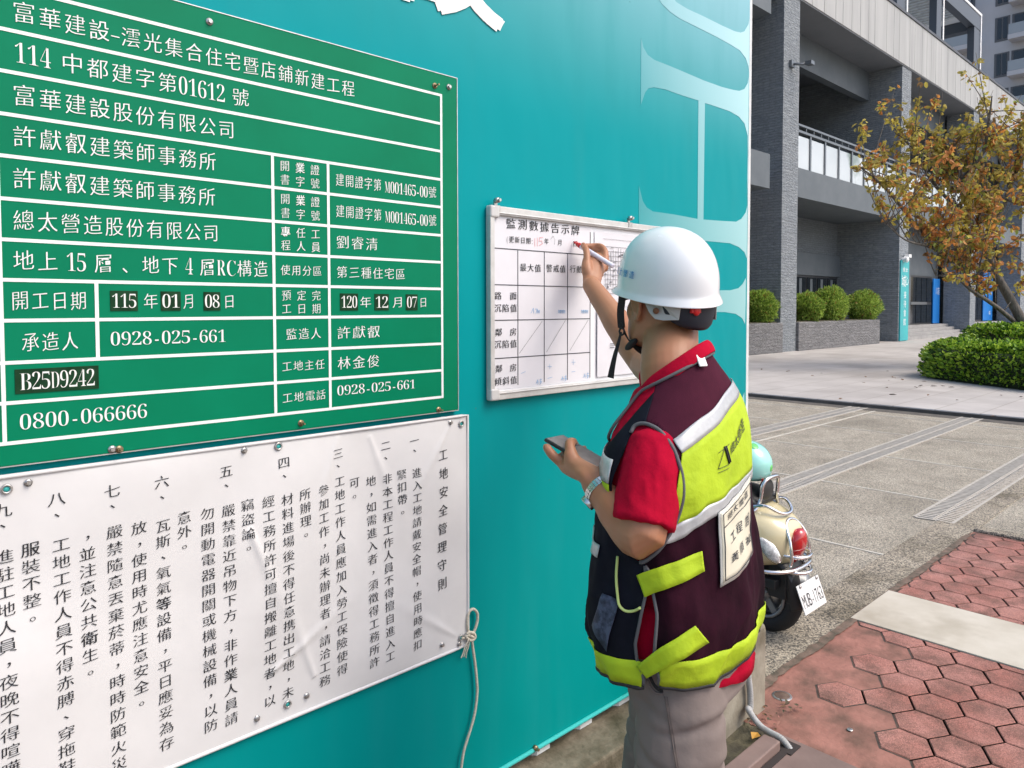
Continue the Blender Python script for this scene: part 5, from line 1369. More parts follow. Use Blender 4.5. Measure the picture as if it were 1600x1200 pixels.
finger([PH(-.012, -.036, -.030), PH(-.034, -.044, -.022), PH(-.052, -.047, -.012)], .0118, .0098)                         # index along the near edge
finger([PH(-.010, -.022, -.034), PH(-.032, -.010, -.034), PH(-.038, .022, -.026), PH(-.036, .036, -.016), PH(-.034, .040, -.008)], .0112, .0085)
finger([PH(.004, -.018, -.036), PH(-.010, .000, -.036), PH(-.014, .026, -.026), PH(-.013, .037, -.016), PH(-.012, .041, -.008)], .0110, .0085)
finger([PH(.018, -.016, -.034), PH(.010, .004, -.034), PH(.008, .026, -.024), PH(.009, .036, -.016), PH(.010, .040, -.009)], .0098, .0076)
# legs
HPL, HPR = P3(-.035, .084, .84), P3(.045, -.080, .84)
KNL, KNR = P3(-.040, .100, .47), P3(.115, -.085, .48)
ANL, ANR = P3(-.09, .105, .085), P3(.11, -.09, .085)
for hp_, kn, an in ((HPL, KNL, ANL), (HPR, KNR, ANR)):
    B.tube([hp_, hp_*.6+kn*.4, kn, kn*.6+an*.4, an], [.078, .070, .054, .050, .036], 18, sub=4, round_ends=True)
    B.tube([an-PF*.04-UPZ*.03, an+PF*.06-UPZ*.045, an+PF*.15-UPZ*.06], [.034, .036, .026], 14, sub=3, round_ends=True)
body = remeshed('body', B, .0040, M['skin'], person, 3, .5)

# ---- eyes, hair
for s_ in (-1, 1):
    e = MB(); e.ball(H3(.078, s_*.033, .004), .0125); e.ball(H3(.0875, s_*.033, .004), .005, mi=1); e.build('eye', [M['white_paint'], M['hair']], person)
hg = []
for (u, f0, f1, hw) in ((-.030, -.090, -.06, .040), (-.018, -.0945, -.015, .074), (.005, -.0985, .012, .0785), (.03, -.103, .02, .0815), (.06, -.101, .09, .081), (.09, -.086, .078, .07), (.116, -.055, .048, .046), (.126, -.02, .014, .016)):
    n = 28; hg.append([H3((f0+f1)/2 + (f1-f0)/2*math.cos(2*math.pi*k/n), hw*math.sin(2*math.pi*k/n), u) for k in range(n)])
MB().rings(hg).build('hair', M['hair'], person)

# ---- hard hat
hat = empty('hard_hat', HC, None, None); hat.parent = person; hat.location = HC - PC
for k in ('label', 'category'): 
    if k in hat: del hat[k]
rl = math.radians(-3); TF = (HF*math.cos(math.radians(6.5)) + HU*math.sin(math.radians(6.5))).normalized(); TL_ = (HL*math.cos(math.radians(5)) - HU*math.sin(math.radians(5))).normalized(); TU = TF.cross(TL_).normalized()
HB = H3(-.004, 0, .012)                                   # middle of the brim plane
def hat_ring(k, t):
    a = 2*math.pi*k/56; c, s = math.cos(a), math.sin(a)
    A, Bw = .129, .1045
    # t: 0 crown top .. 1 brim
    if t <= 1:
        q = math.sin(t*math.pi/2)**.93; zz = .143*math.cos(t*math.pi/2)**.80
        return (A*q*c, Bw*q*s, zz)
    e = t-1
    fl = (.008 + .018*max(0, c)**3 + .003*max(0, -c))
    return ((A+fl*e)*c, (Bw+fl*.85*e)*s, -.014*e - .006*max(0, -c)*e)
def HATP(p): return HB + TF*p[0] + TL_*p[1] + TU*p[2]
ts = [.03, .1, .2, .3, .4, .5, .6, .7, .8, .88, .94, .98, 1.0, 1.25, 1.6, 1.9, 2.0]
hr = [[HATP(hat_ring(k, t)) for k in range(56)] for t in ts]
sh = MB(); sh.rings(hr, 0, True, False); b0 = len(sh.v); sh.v.append(tuple(HATP((0, 0, .143)))); 
for k in range(56): sh.f.append((b0, (k+1) % 56, k)); sh.m.append(0); sh.sm.append(True)
o = sh.build('shell', M['helmet'], hat)
so = o.modifiers.new("so", 'SOLIDIFY'); so.thickness = .0028; so.offset = 1
o.modifiers.new("ss", 'SUBSURF').levels = 1; o.modifiers["ss"].render_levels = 1
# company lettering round the side of the shell, in faded blue
g = MB()
def hat_text(u, v, k):
    a = u; zz = v
    t = math.acos(max(0, min(1, (zz/.143)))**(1/.80))/(math.pi/2); q = math.sin(t*math.pi/2)**.93
    return HATP(((.129+.0034+k)*q*math.cos(a), (.1045+.0034+k)*q*math.sin(a), zz))
for ch, a in (('總', .98), ('太', 1.17), ('營', 1.36), ('造', 1.55)): letter(g, ch, a, .040, .135, .0175, hat_text, (.012, ((0, 0),), 0))
g.build('hat_lettering', mat('hat_blue', (.05,.22,.52), .5), hat)
# cradle: grey side lugs, dark nape pad with red dial
def ringp(a, u, A=.112, Bw=.090, cf=-.006): return H3(cf + A*math.cos(a), Bw*math.sin(a), u)
g = MB(); n = 40
g.rings([[ringp(.35+2*math.pi*k/n*.89, u, A, Bq) for k in range(n+1)] for u, A, Bq in ((.018, .118, .094), (.0, .116, .092))], 0, True, False, False); g.build('headband', M['pad_navy'], hat)
g = MB(); rr_ = []
for u, w, A, Bq in ((.012, 1.02, .116, .0925), (-.012, .98, .116, .0915), (-.036, .90, .113, .089), (-.055, .74, .109, .085), (-.062, .55, .105, .082)):
    rr_.append([ringp(math.pi + w*(2*k/28-1), u - .010*math.cos((2*k/28-1)*1.5), A, Bq) for k in range(29)])
g.rings(rr_, 0, True, False, False); o = g.build('nape_pad', M['pad_navy'], hat); o.modifiers.new("so", 'SOLIDIFY').thickness = .005
g = MB(); c_ = ringp(math.pi*.92, -.030, .119, .094); g.obox(c_, HL, HU, HF, .014, .0065, .004); g.ball(c_+HF*-.003, .010, .006, .012, ax=(HL, HF, HU)); g.build('dial', M['red_plastic'], hat, .002)
for s_ in (-1, 1):
    g = MB(); c_ = [(1.70, .012), (2.30, .012), (2.34, -.004), (2.22, -.030), (2.48, -.034), (2.52, -.014), (2.3, .0)]
    poly = [(1.74, .010), (2.12, .010), (2.16, -.010), (2.56, -.024), (2.53, -.052), (2.22, -.054), (2.06, -.052), (1.93, -.038), (1.80, -.012)]
    g.prism(poly if s_ > 0 else poly[::-1], lambda a, u: ringp(s_*a, u, .1185, .0945), lambda a, u: ringp(s_*a, u, .1225, .0985))
    o = g.build('side_lug', M['pad_grey'], hat, .001)
    q = ringp(s_*2.08, -.034, .1225, .0985); nn = (q - H3(-.006, 0, -.034)).normalized(); g = MB(); g.cyl(q, q+nn*.0022, .0068, 16); g.build('lug_hole', M['rust'], o)
# chin strap: over the temple, in front of the ear, buckle and loose tail
def strap(pts, w, name, mname='strap', par=None, face=None, taper=0):
    P, _ = spline([Vector(p) for p in pts], [1]*len(pts), 6); g = MB(); rg = []
    for i, p in enumerate(P):
        t = (P[min(i+1, len(P)-1)]-P[max(i-1, 0)]).normalized(); out = (p - H3(0, 0, p.dot(HU)-HC.dot(HU))).normalized(); 
        if face is not None: out = (out*.35 + face).normalized()
        sd = t.cross(out).normalized(); out = sd.cross(t); ww = w*(1 + taper*(i/len(P)-.5))
        rg.append([p+sd*ww, p+sd*ww+out*.0018, p-sd*ww+out*.0018, p-sd*ww])
    g.rings(rg, 0, False); return g.build(name, M[mname], par or hat)
for s_ in (1, -1):
    strap([H3(.052, s_*.084, .012), H3(.056, s_*.082, -.012), H3(.062, s_*.080, -.045), H3(.064, s_*.074, -.080)], .0085, 'chin_strap', face=-FW)
    strap([H3(-.028, s_*.094, .006), H3(.012, s_*.088, -.022), H3(.044, s_*.081, -.048), H3(.063, s_*.070, -.075)], .006, 'chin_strap') if s_ < 0 else None
strap([H3(.063, .070, -.075), H3(.060, .062, -.098), H3(.050, .050, -.118), H3(.044, .025, -.134), H3(.044, 0, -.138), H3(.044, -.03, -.132), H3(.055, -.058, -.105), H3(.063, -.070, -.075)], .009, 'chin_strap')
g = MB(); q = H3(.064, .076, -.074)
for k in range(2): g.tube([q - HF*.004*k + HF*.009*math.cos(a) + HU*(.008*math.sin(a)-.015*k) for a in [i*.7854 for i in range(8)]], .0026, 8, closed=True)
g.build('buckle', M['strap'], hat)
g = MB(); g.ball(H3(.046, .058, -.118), .024, .010, .008, ax=(HF*.8-HU*.6, HL, HU*.8+HF*.6)); g.build('chin_cup', M['strap'], hat)
strap([H3(.062, .076, -.090), H3(.068, .078, -.115), H3(.074, .082, -.145), H3(.080, .084, -.175), H3(.084, .085, -.200)], .0052, 'strap_tail', face=-FW, taper=1.1)
# spectacles
gl_ = MB()
for s_ in (1, -1):
    gl_.tube([H3(-.005, s_*.080, .006), H3(.05, s_*.081, .010), H3(.094, s_*.074, .009)], .0022, 8, sub=4)
    gl_.tube([H3(.100, s_*(.040+.026*math.cos(a)), .002+.019*math.sin(a)) + HF*(-.012*max(0, math.cos(a))) for a in [i*.5236 for i in range(12)]], .0018, 6, closed=True)
gl_.tube([H3(.102, .014, .006), H3(.106, 0, .009), H3(.102, -.014, .006)], .0018, 6)
sp_ = gl_.build('spectacles', M['strap'], person)
for s_ in (1, -1):
    g = MB(); g.rings([[H3(.0995, s_*(.040+.025*r*math.cos(a)), .002+.018*r*math.sin(a)) + HF*(-.012*max(0, math.cos(a))*r) for a in [i*.5236 for i in range(12)]] for r in (.05, .5, 1)], 0, True, False); g.build('lens', M['lens'], sp_)

# ---- polo shirt: torso, sleeves, collar
S = MB()
S.rings(torso_rings(TORSO, [.92, .98, 1.04, 1.10, 1.16, 1.22, 1.28, 1.32, 1.36, 1.39, 1.42, 1.445], 48, .002))
S.rings([[tpoint(VEST, 2*math.pi*k/48, z, -.024) for k in range(48)] for z in (.90, .93, .96, 1.0)])
def sleeve(sh, el, up):
    u = (el-sh)*up; P = [sh - u*.16, sh-u*.02, sh+u*.24, sh+u*.52, sh+u*.76, sh+u*.90]
    S.tube(P, [.050, .064, .067, .065, .063, .063], 30, sub=5)
sleeve(SHL, ELL, 1); sleeve(SHR, ELR, .5)
# wrinkles are pushed into the cloth after it is fused
def wrinkle(o, amp, sc_, stretch=(1, 1, 1), seed=0, keep=None):
    me = o.data; me.update()
    ns = [v.normal.copy() for v in me.vertices]
    for v, n in zip(me.vertices, ns):
        p = Vector((v.co.x*stretch[0], v.co.y*stretch[1], v.co.z*stretch[2]))*sc_ + Vector((seed, seed*.7, 0))
        k = mnoise.noise(p)*.6 + (1-abs(mnoise.noise(p*1.9+Vector((5, 1, 2))))*2)*.4
        v.co += n*amp*k
    me.update()
shirt = remeshed('polo_shirt', S, .0055, M['polo'], person, 4, .5)
wrinkle(shirt, .0060, 19, (1, 1, .55), 3)
# sleeve cuff: a doubled band round the near sleeve's end
def cuff(sh, el):
    u = (el-sh); t = u.normalized(); g = MB(); P = []
    h_ = Vector((0,0,1)); uu = (h_-t*h_.dot(t)).normalized(); w = t.cross(uu); rg = []
    for p, r in ((sh+u*.765, .0640), (sh+u*.77, .0672), (sh+u*.84, .0674), (sh+u*.915, .0670), (sh+u*.92, .0645), (sh+u*.85, .060)):
        rg.append([p+(uu*math.cos(a)+w*math.sin(a))*r*(1+.025*math.sin(3*a+1)) for a in [2*math.pi*k/40 for k in range(40)]])
    g.rings(rg, 0, True, False); return g.build('cuff', M['polo'], shirt)
# collar: leaf folded over the neckband, higher at the nape, open at the throat
g = MB(); n = 52; inner = []; top = []; fold = []; outer = []
ca = HF*.0
for k in range(n+1):
    a = .30 + (2*math.pi-.60)*k/n; c, s = math.cos(a), math.sin(a); back = (1-c)/2
    base = NB - PF*.004
    z0_ = .000 + .012*back - .10*0; 
    def pt(r, z, rf=1.0): return base + PF*(c*r*(1.06 if c < 0 else .76)*rf) + PL*(s*r) + UPZ*(z + tilt(s*r, 1.44, .06+c*r*1.1))
    inner.append(pt(.072, -.012+.010*back)); top.append(pt(.072+.006*(1-back), .022+.030*back)); fold.append(pt(.080+.010*(1-back), .020+.028*back)); outer.append(pt(.096+.010*(1-back), -.006+.020*back-.066*(1-back)**1.5, 1.0))
mid = [f.lerp(o_, .5)+UPZ*.006 for f, o_ in zip(fold, outer)]
g.rings([inner, top, fold, mid, outer], 0, True, False, False)
o = g.build('collar', M['polo'], shirt); so = o.modifiers.new("so", 'SOLIDIFY'); so.thickness = .0035; so.offset = 1; o.modifiers.new("ss", 'SUBSURF').levels = 2
# ---- safety vest: one sheet, cut away at the neck, the armholes and the side slits
VH0, VH1 = .855, 1.466
def vnoise(th, z):
    f = max(0, min(1, (1.40-z)/.25))
    low_ = max(0, min(1, (1.12-z)/.2))
    return f*(.0075*mnoise.noise(Vector((math.cos(th)*2.6, math.sin(th)*2.6, z*7))) + (.0050)*math.sin(th*7+z*24+2*math.sin(z*9))*(.4+.6*low_) + .0045*low_*(1-abs(math.sin(th*3.1 - z*13 + 1.5*mnoise.noise(Vector((th*1.5, z*6, 1))))))**3*1.6 + .0055*mnoise.noise(Vector((math.cos(th)*6, math.sin(th)*6, z*16+4))))
def vpt(th, z, off=0.0):
    return tpoint(VEST, th, z, off + vnoise(th, z))
def hem_z(th): return VH0 + .010*math.sin(th*2+.5)
# build the full sheet once to find where photo pixels fall on it
NT, NV = 150, 110
full = MB(); full.rings([[vpt(2*math.pi*i/NT, VH0 + (VH1-VH0)*j/NV) for i in range(NT)] for j in range(NV+1)], 0, True, False)
bvh = BVHTree.FromPolygons([Vector(v) for v in full.v], full.f)
def on_vest(x, y):
    """(angle, height) on the vest under a photo pixel"""
    r = ray(x, y); h_ = bvh.ray_cast(CAMPOS, r.normalized())
    if h_[0] is None: return None
    p = h_[0]; best = None
    j = h_[2] // NT; i = h_[2] % NT
    th = 2*math.pi*(i+.5)/NT; z = VH0 + (VH1-VH0)*(j+.5)/NV
    for _ in range(6):
        q = vpt(th, z); dt = (vpt(th+1e-3, z)-q)/1e-3; dz = (vpt(th, z+1e-3)-q)/1e-3; d = p-q
        a, b_, c = dt.dot(dt), dt.dot(dz), dz.dot(dz); e, f = d.dot(dt), d.dot(dz); D = a*c-b_*b_
        if abs(D) < 1e-12: break
        th += (e*c-f*b_)/D; z += (a*f-b_*e)/D
    return (th, z)
VDBG = {}
def ov(x, y):
    q = on_vest(x, y); VDBG[(x, y)] = q
    return q
# near armhole as the photo shows it, closed round under the arm
ARM = [(986,676), (994,664), (1010,662), (1030,672), (1048,694), (1060,722), (1067,752), (1066,784), (1056,816), (1040,846), (1020,868), (1000,878)]
arm_px = [ov(*p) for p in ARM]
arm_px = [q for q in arm_px if q]
th_f = 0.62
if arm_px:
    z_top = arm_px[0][1]; 
    front = [(1.52, 1.125), (1.40, 1.17), (1.36, 1.23), (1.40, 1.29), (1.52, 1.345)]
    loop = arm_px + front
else: loop = []
def smooth_loop(lp_, sub=6):
    P, _ = spline([Vector((a*.2, z, 0)) for a, z in lp_], [1]*len(lp_), sub, True)
    return [(p.x/.2, p.y) for p in P]
ARML = smooth_loop(loop)
ARMR = [(-(a-.02), z + .02) for a, z in ARML]              # the far armhole, mirrored and a little higher
def inside_loop(th, z, lp_):
    r = False; n = len(lp_)
    for i in range(n):
        (x1, y1), (x2, y2) = lp_[i], lp_[(i+1) % n]
        if (y1 > z) != (y2 > z) and th < (x2-x1)*(z-y1)/(y2-y1)+x1: r = not r
    return r
def near_loop(th, z, lp_):
    best = (9, None)
    n = len(lp_)
    for i in range(n):
        (x1, y1), (x2, y2) = lp_[i], lp_[(i+1) % n]
        X1, X2, X = x1*.2, x2*.2, th*.2; dx, dy = X2-X1, y2-y1; q = dx*dx+dy*dy
        t = max(0, min(1, ((X-X1)*dx+(z-y1)*dy)/q)) if q > 0 else 0
        px_, py_ = X1+dx*t, y1+dy*t; d = math.hypot(X-px_, z-py_)
        if d < best[0]: best = (d, (px_/.2, py_))
    return best
# side slits, read off the photo on the near side: front panel's edge and back panel's edge
SF = [q for q in (ov(*p) for p in ((1008,884), (1010,925), (1001,965), (993,1005), (996,1035), (1006,1060))) if q]
SB = [q for q in (ov(*p) for p in ((1012,884), (1020,925), (1027,960), (1024,1000), (1022,1030), (1030,1056))) if q]
def edge_at(tab, z):
    T_ = sorted(tab, key=lambda q: q[1])
    if z <= T_[0][1]: return T_[0][0]
    for a, b_ in zip(T_, T_[1:]):
        if z <= b_[1]: return a[0] + (b_[0]-a[0])*(z-a[1])/max(1e-6, b_[1]-a[1])
    return T_[-1][0]
slit_top = max(q[1] for q in SF)
def panel(t0, t1, n, m, z0f, z1f, loops, name, mi, parent, off=0.0):
    """a piece of the sheet between two edges (angles as functions of height), minus the loops"""
    vs = []; par = []
    for j in range(m+1):
        for i in range(n+1):
            w = j/m; z = None; u = i/n
            zz0, zz1 = z0f(u), z1f(u); z = zz0 + (zz1-zz0)*w
            th = t0(z) + (t1(z)-t0(z))*u
            for lp_ in loops:
                d, q = near_loop(th, z, lp_)
                if d < .0042: th, z = q
            par.append((th, z)); vs.append(vpt(th, z, off))
    fs = []
    for j in range(m):
        for i in range(n):
            q = (j*(n+1)+i, j*(n+1)+i+1, (j+1)*(n+1)+i+1, (j+1)*(n+1)+i)
            ct, cz = sum(par[k][0] for k in q)/4, sum(par[k][1] for k in q)/4
            if any(inside_loop(ct, cz, lp_) for lp_ in loops): continue
            fs.append(q)
    g = MB(); g.add(vs, fs, 0, True); o = g.build(name, mi, parent)
    so = o.modifiers.new("so", 'SOLIDIFY'); so.thickness = .0018; so.offset = -1
    return o
def neckz(u_th):                                           # neckline: high at the nape, falling to a V in front
    c = math.cos(u_th)
    return 1.440 - .15*max(0, c)**2.2
fslit = lambda z: edge_at(SF, z) if z < slit_top else edge_at(SF, slit_top)
bslit = lambda z: edge_at(SB, z) if z < slit_top else edge_at(SF, slit_top) + .002
vest = empty('safety_vest', PC, None, None); vest.parent = person; vest.location = (0, 0, 0)
for k in ('label', 'category'):
    if k in vest: del vest[k]
NF = 6.2832
back_t0 = bslit; back_t1 = lambda z: NF - fslit(z)*0 - (bslit(z))
YZ = lambda u: 1.318 + .024*math.sin(math.pi*u)
panel(bslit, lambda z: NF - bslit(z), 150, 100, lambda u: hem_z(1.4+u*3.4)+.010, YZ, [ARML, [(NF+a, z) for a, z in ARMR]], 'back_panel', M['mesh_maroon'], vest)
panel(bslit, lambda z: NF - bslit(z), 150, 30, YZ, lambda u: neckz(bslit(1.2) + (NF-2*bslit(1.2))*u), [ARML, [(NF+a, z) for a, z in ARMR]], 'yoke', M['mesh_yoke'], vest)
panel(lambda z: .035, fslit, 60, 110, lambda u: hem_z(u*1.3) - .062*(1-u)**1.2, lambda u: neckz(.035 + 1.2*u), [ARML], 'front_panel', M['mesh_navy'], vest)
panel(lambda z: -fslit(z), lambda z: -.035, 60, 110, lambda u: hem_z(-u*1.3) - .062*u**1.2, lambda u: neckz(1.2*(1-u)), [ARMR], 'front_panel', M['mesh_navy'], vest)

def vtube(lp_, r, name, m, off=.001, closed=False, par=None):
    g = MB(); g.tube([vpt(a, z, off) for a, z in lp_], r, 8, closed=closed); return g.build(name, m, par or vest)
AP = smooth_loop(loop)[:6*(len(arm_px)-1)+1] if arm_px else ARML
vtube(AP, .0042, 'armhole_piping', M['piping_grey'], .001); vtube([(-(a-.02), z+.02) for a, z in AP], .0042, 'armhole_piping', M['piping_grey'], .001)
vtube([(.04 + (NF-.08)*k/80, neckz(.04+(NF-.08)*k/80)) for k in range(81)], .0036, 'neck_piping', M['piping_grey'], .004)
zs = lambda z0, z1, n=24: [z0 + (z1-z0)*k/n for k in range(n+1)]
vtube([(fslit(z), z) for z in zs(hem_z(1.2)+.004, slit_top)], .0034, 'slit_piping', M['piping_grey'])
vtube([(bslit(z), z) for z in zs(hem_z(1.4)+.012, slit_top)], .0034, 'slit_piping', M['piping_grey'])
h0 = bslit(.82)
vtube([(h0 + (NF-2*h0)*k/90, hem_z(1.4+3.4*k/90)+.010) for k in range(91)], .0045, 'hem_piping', M['piping'])
vtube([(.035 + (fslit(.82)-.035)*k/30, hem_z(k/30*1.3)-.062*(1-k/30)**1.2) for k in range(31)], .0045, 'hem_piping', M['piping'])
vtube([(-.035 - (fslit(.82)-.035)*k/30, hem_z(k/30*1.3)-.062*(1-k/30)**1.2) for k in range(31)], .0045, 'hem_piping', M['piping'])

def patch(lo, hi, n, m, name, mt_, off=.0035, thick=.0012, par=None, clip_loops=()):
    """a strip sewn on the vest between a lower and an upper edge, each a list of (angle, height)"""
    def at(tab, u):
        k = u*(len(tab)-1); i = min(int(k), len(tab)-2); t = k-i
        g = lambda q: tab[max(0, min(len(tab)-1, q))]
        out = []
        for c in (0, 1):
            p0_, p1_, p2_, p3_ = g(i-1)[c], g(i)[c], g(i+1)[c], g(i+2)[c]
            out.append(.5*((2*p1_) + (p2_-p0_)*t + (2*p0_-5*p1_+4*p2_-p3_)*t*t + (3*p1_-p0_-3*p2_+p3_)*t**3))
        return out
    vs = []; par_ = []
    for j in range(m+1):
        for i in range(n+1):
            a, b_ = at(lo, i/n), at(hi, i/n); th, z = a[0]+(b_[0]-a[0])*j/m, a[1]+(b_[1]-a[1])*j/m
            for lp_ in clip_loops:
                d, q = near_loop(th, z, lp_)
                if d < .003 or inside_loop(th, z, lp_): th, z = q
            par_.append((th, z)); vs.append(vpt(th, z, off))
    g = MB(); g.add(vs, [(j*(n+1)+i, j*(n+1)+i+1, (j+1)*(n+1)+i+1, (j+1)*(n+1)+i) for j in range(m) for i in range(n)], 0, True)
    o = g.build(name, mt_, par or vest); so = o.modifiers.new("so", 'SOLIDIFY'); so.thickness = thick; so.offset = -1
    return o
def px(lst): return [q for q in (ov(*p) for p in lst) if q]
def mirror(tab): return [(NF-a, z) for a, z in reversed(tab)]
def across(tab, th_end=4.05, n=5):
    """carry an edge read off the near side on round the back, levelling out"""
    (a1, z1), (a2, z2) = tab[-2], tab[-1]; sl = (z2-z1)/max(1e-4, a2-a1); out = list(tab)
    for k in range(1, n+1):
        t = k/n; out.append((a2+(th_end-a2)*t, z2 + max(-.01, min(.02, sl*.3*(1-math.exp(-2*t))))))
    return out
y_up = px([(1051,686), (1070,671), (1090,655), (1112,639), (1128,617)])
y_um = px([(1065,707), (1083,694), (1102,679), (1123,660), (1136,641)])
sil_lo = across(y_um, 3.95); sil_hi = across(y_up, 3.95)
patch(sil_lo, sil_hi, 60, 4, 'reflective_band', M['silver'], .0042)
l_lo = px([(1050,824), (1065,814), (1085,806), (1102,791), (1125,780), (1142,762)]); l_hi = y_um
low_lo = px([(1040,849), (1065,840), (1090,822), (1117,805), (1147,775)])
patch(across(l_lo), across(l_hi), 70, 14, 'lime_panel', M['lime'], .0036, clip_loops=())
patch(across(low_lo), across(l_lo), 70, 4, 'reflective_band', M['silver'], .0044)
# lime hem bands, front and back
hb = lambda k, o_=0: (h0 + (NF-2*h0)*k, hem_z(1.4+3.4*k)+.013+o_)
patch([hb(k/20) for k in range(21)], [hb(k/20, .062) for k in range(21)], 80, 4, 'lime_hem', M['lime'], .0036)
hfz = lambda k: hem_z(k*1.3)-.060*(1-k)**1.2
patch([(.04+(fslit(.82)-.06)*k/10, hfz(k/10)+.003) for k in range(11)], [(.04+(fslit(.86)-.06)*k/10, hfz(k/10)+.052) for k in range(11)], 30, 3, 'lime_hem', M['lime'], .0036)
patch([(-.04-(fslit(.82)-.06)*k/10, hfz(k/10)+.003) for k in range(11)], [(-.04-(fslit(.86)-.06)*k/10, hfz(k/10)+.052) for k in range(11)], 30, 3, 'lime_hem', M['lime'], .0036)
# side straps that join front and back
patch(px([(1009,931), (1035,920), (1065,908), (1098,890)]), px([(997,897), (1030,884), (1060,873), (1094,859)]), 24, 4, 'side_strap', M['lime'], .009, .002)
patch(px([(1012,1056), (1045,1037), (1075,1020), (1104,1000)]), px([(997,1038), (1030,1010), (1058,992), (1084,974)]), 24, 4, 'side_strap', M['lime'], .011, .002)
# front reflective strips seen past the sleeve, pocket and its piping
patch(px([(957,742), (953,765)]) if False else [(.50, 1.215), (1.34, 1.215)], [(.50, 1.275), (1.34, 1.275)], 8, 4, 'lime_panel', M['lime'], .0036)
patch([(.50, 1.277), (1.34, 1.277)], [(.50, 1.330), (1.34, 1.330)], 8, 3, 'reflective_band', M['silver'], .004)
patch([(.30, 1.085), (1.10, 1.085)], [(.30, 1.115), (1.10, 1.115)], 14, 3, 'reflective_band', M['silver'], .004)
pk = px([(968,868), (966,900), (968,930), (971,945), (980,953), (992,953), (1002,948)])
if len(pk) > 3:
    g = MB(); g.tube([vpt(a, z, .006) for a, z in pk], .0028, 8, sub=4); g.build('pocket_piping', M['lime_pale'], vest)
pl_, ph_ = px([(928,976), (939,1001), (950,1017)]), px([(944,926), (957,931), (969,939)])
if len(pl_) == 3 and len(ph_) == 3:
    patch(pl_, ph_, 10, 6, 'pocket', mat('pocket_blue', (.014,.020,.045), .6, (.060,.080,.140), 55, contrast=(.4,.6), bump=.5, bscale=300), .005)
# badge holder hung on the back, and the printed mark with company name
bq = px([(1119,800), (1168,742), (1171,862), (1122,916)])
card = None
if len(bq) == 4:
    tl_, tr_, br_, bl_ = bq
    o_ = patch([bl_, br_], [tl_, tr_], 10, 14, 'badge_holder', M['card_edge'], .0075, .002)
    sh_ = lambda s_, t_: ((tl_[0]*(1-s_)+tr_[0]*s_)*(1-t_)+(bl_[0]*(1-s_)+br_[0]*s_)*t_, (tl_[1]*(1-s_)+tr_[1]*s_)*(1-t_)+(bl_[1]*(1-s_)+br_[1]*s_)*t_)
    c_ = patch([sh_(.04, .96), sh_(.96, .96)], [sh_(.04, .03), sh_(.96, .03)], 10, 14, 'card', M['card'], .0085, .0008, o_)
    cf_ = lambda u, v, k: vpt(*sh_(u, 1-v), .0100+k)
    g = MB()
    for row, v, h_ in (('總太營造', .86, .10), ('工程部', .56, .15), ('黃順禎', .30, .13)):
        for i, ch in enumerate(row): letter(g, ch, .16 + .68*(i+.5)/len(row), v, .17 if len(row) < 4 else .15, h_, cf_, (.004, ((0, 0),), 0))
    g.build('card_lettering', M['ink_grey'], o_)
    g = MB(); fr_ = [(.08, .06), (.92, .06), (.92, .94), (.08, .94)]
    g.tube([Vector(cf_(fr_[i][0]*(1-t)+fr_[(i+1) % 4][0]*t, fr_[i][1]*(1-t)+fr_[(i+1) % 4][1]*t, 0)) for i in range(4) for t in (0, .25, .5, .75)], .0009, 6, closed=True)
    g.tube([Vector(cf_(.1+.8*t, .76, 0)) for t in (0, .25, .5, .75, 1)], .0008, 6); g.build('card_border', M['ink_grey'], o_)
# triangular company mark and name on the lime panel
mk = px([(1120,736), (1133,694), (1141,722), (1152,680), (1162,660)])
def vline(a, b_, r): 
    A, Bq = ov(*a), ov(*b_)
    if not (A and Bq): return None
    return [vpt(A[0]+(Bq[0]-A[0])*t, A[1]+(Bq[1]-A[1])*t, .0056) for t in (0, .25, .5, .75, 1)], r
g = MB()
for a, b_, r in (((1119,732), (1129,697), .0006), ((1129,697), (1136,723), .0022), ((1131,696), (1138,721), .0016), ((1119,732), (1136,724), .0006), ((1119,738), (1136,730), .0005), ((1119,707), (1136,693), .0005)):
    q = vline(a, b_, r)
    if q: g.tube(q[0], q[1], 6)
g.build('company_mark', M['ink'], vest)
cA, cB = ov(1138, 704), ov(1158, 661)
if cA and cB:
    g = MB()
    for i, ch in enumerate('總太營造'):
        t = (i+.5)/4; c0_ = (cA[0]+(cB[0]-cA[0])*t, cA[1]+(cB[1]-cA[1])*t)
        letter(g, ch, 0, 0, .115, .021, lambda u, v, k: vpt(c0_[0]+u, c0_[1]+v+u*.06, .0056+k), (.004, ((0, 0),), 0))
    g.build('company_lettering', M['ink'], vest)
# white tag clipped on the collar at the nape
q = atd(1091, 561, 1.60)
h_ = None
cd = (q-CAMPOS).normalized()
g = MB(); tagc = NB - PF*.004 + (lambda a: PF*math.cos(a)*.098 + PL*math.sin(a)*.094)(math.radians(160)) + UPZ*.052
nn = (PF*math.cos(math.radians(158)) + PL*math.sin(math.radians(158)) + UPZ*.55).normalized(); tt = nn.cross(UPZ).normalized(); uu = tt.cross(nn)
g.obox(tagc+nn*.002, tt, uu, nn, .011, .014, .0022); g.build('collar_tag', M['white_paint'], person, .003)

# the shirt's tail hanging out under the back of the vest
g = MB(); n = 70; rg = []
for w in (0, .25, .5, .75, 1):
    r_ = []
    for k in range(n+1):
        th = 2.30 + (4.5-2.30)*k/n; s = math.sin(math.pi*k/n)**.55
        z = .905 + (.905 - .092*s - .905)*w + .003*math.sin(th*9)*w
        r_.append(vpt(th, z, -.018 + .026*max(0, min(1, (.862-z)/.035))))
    rg.append(r_)
g.rings(rg, 0, True, False, False); o = g.build('shirt_tail', M['polo'], shirt); so = o.modifiers.new("so", 'SOLIDIFY'); so.thickness = .0015
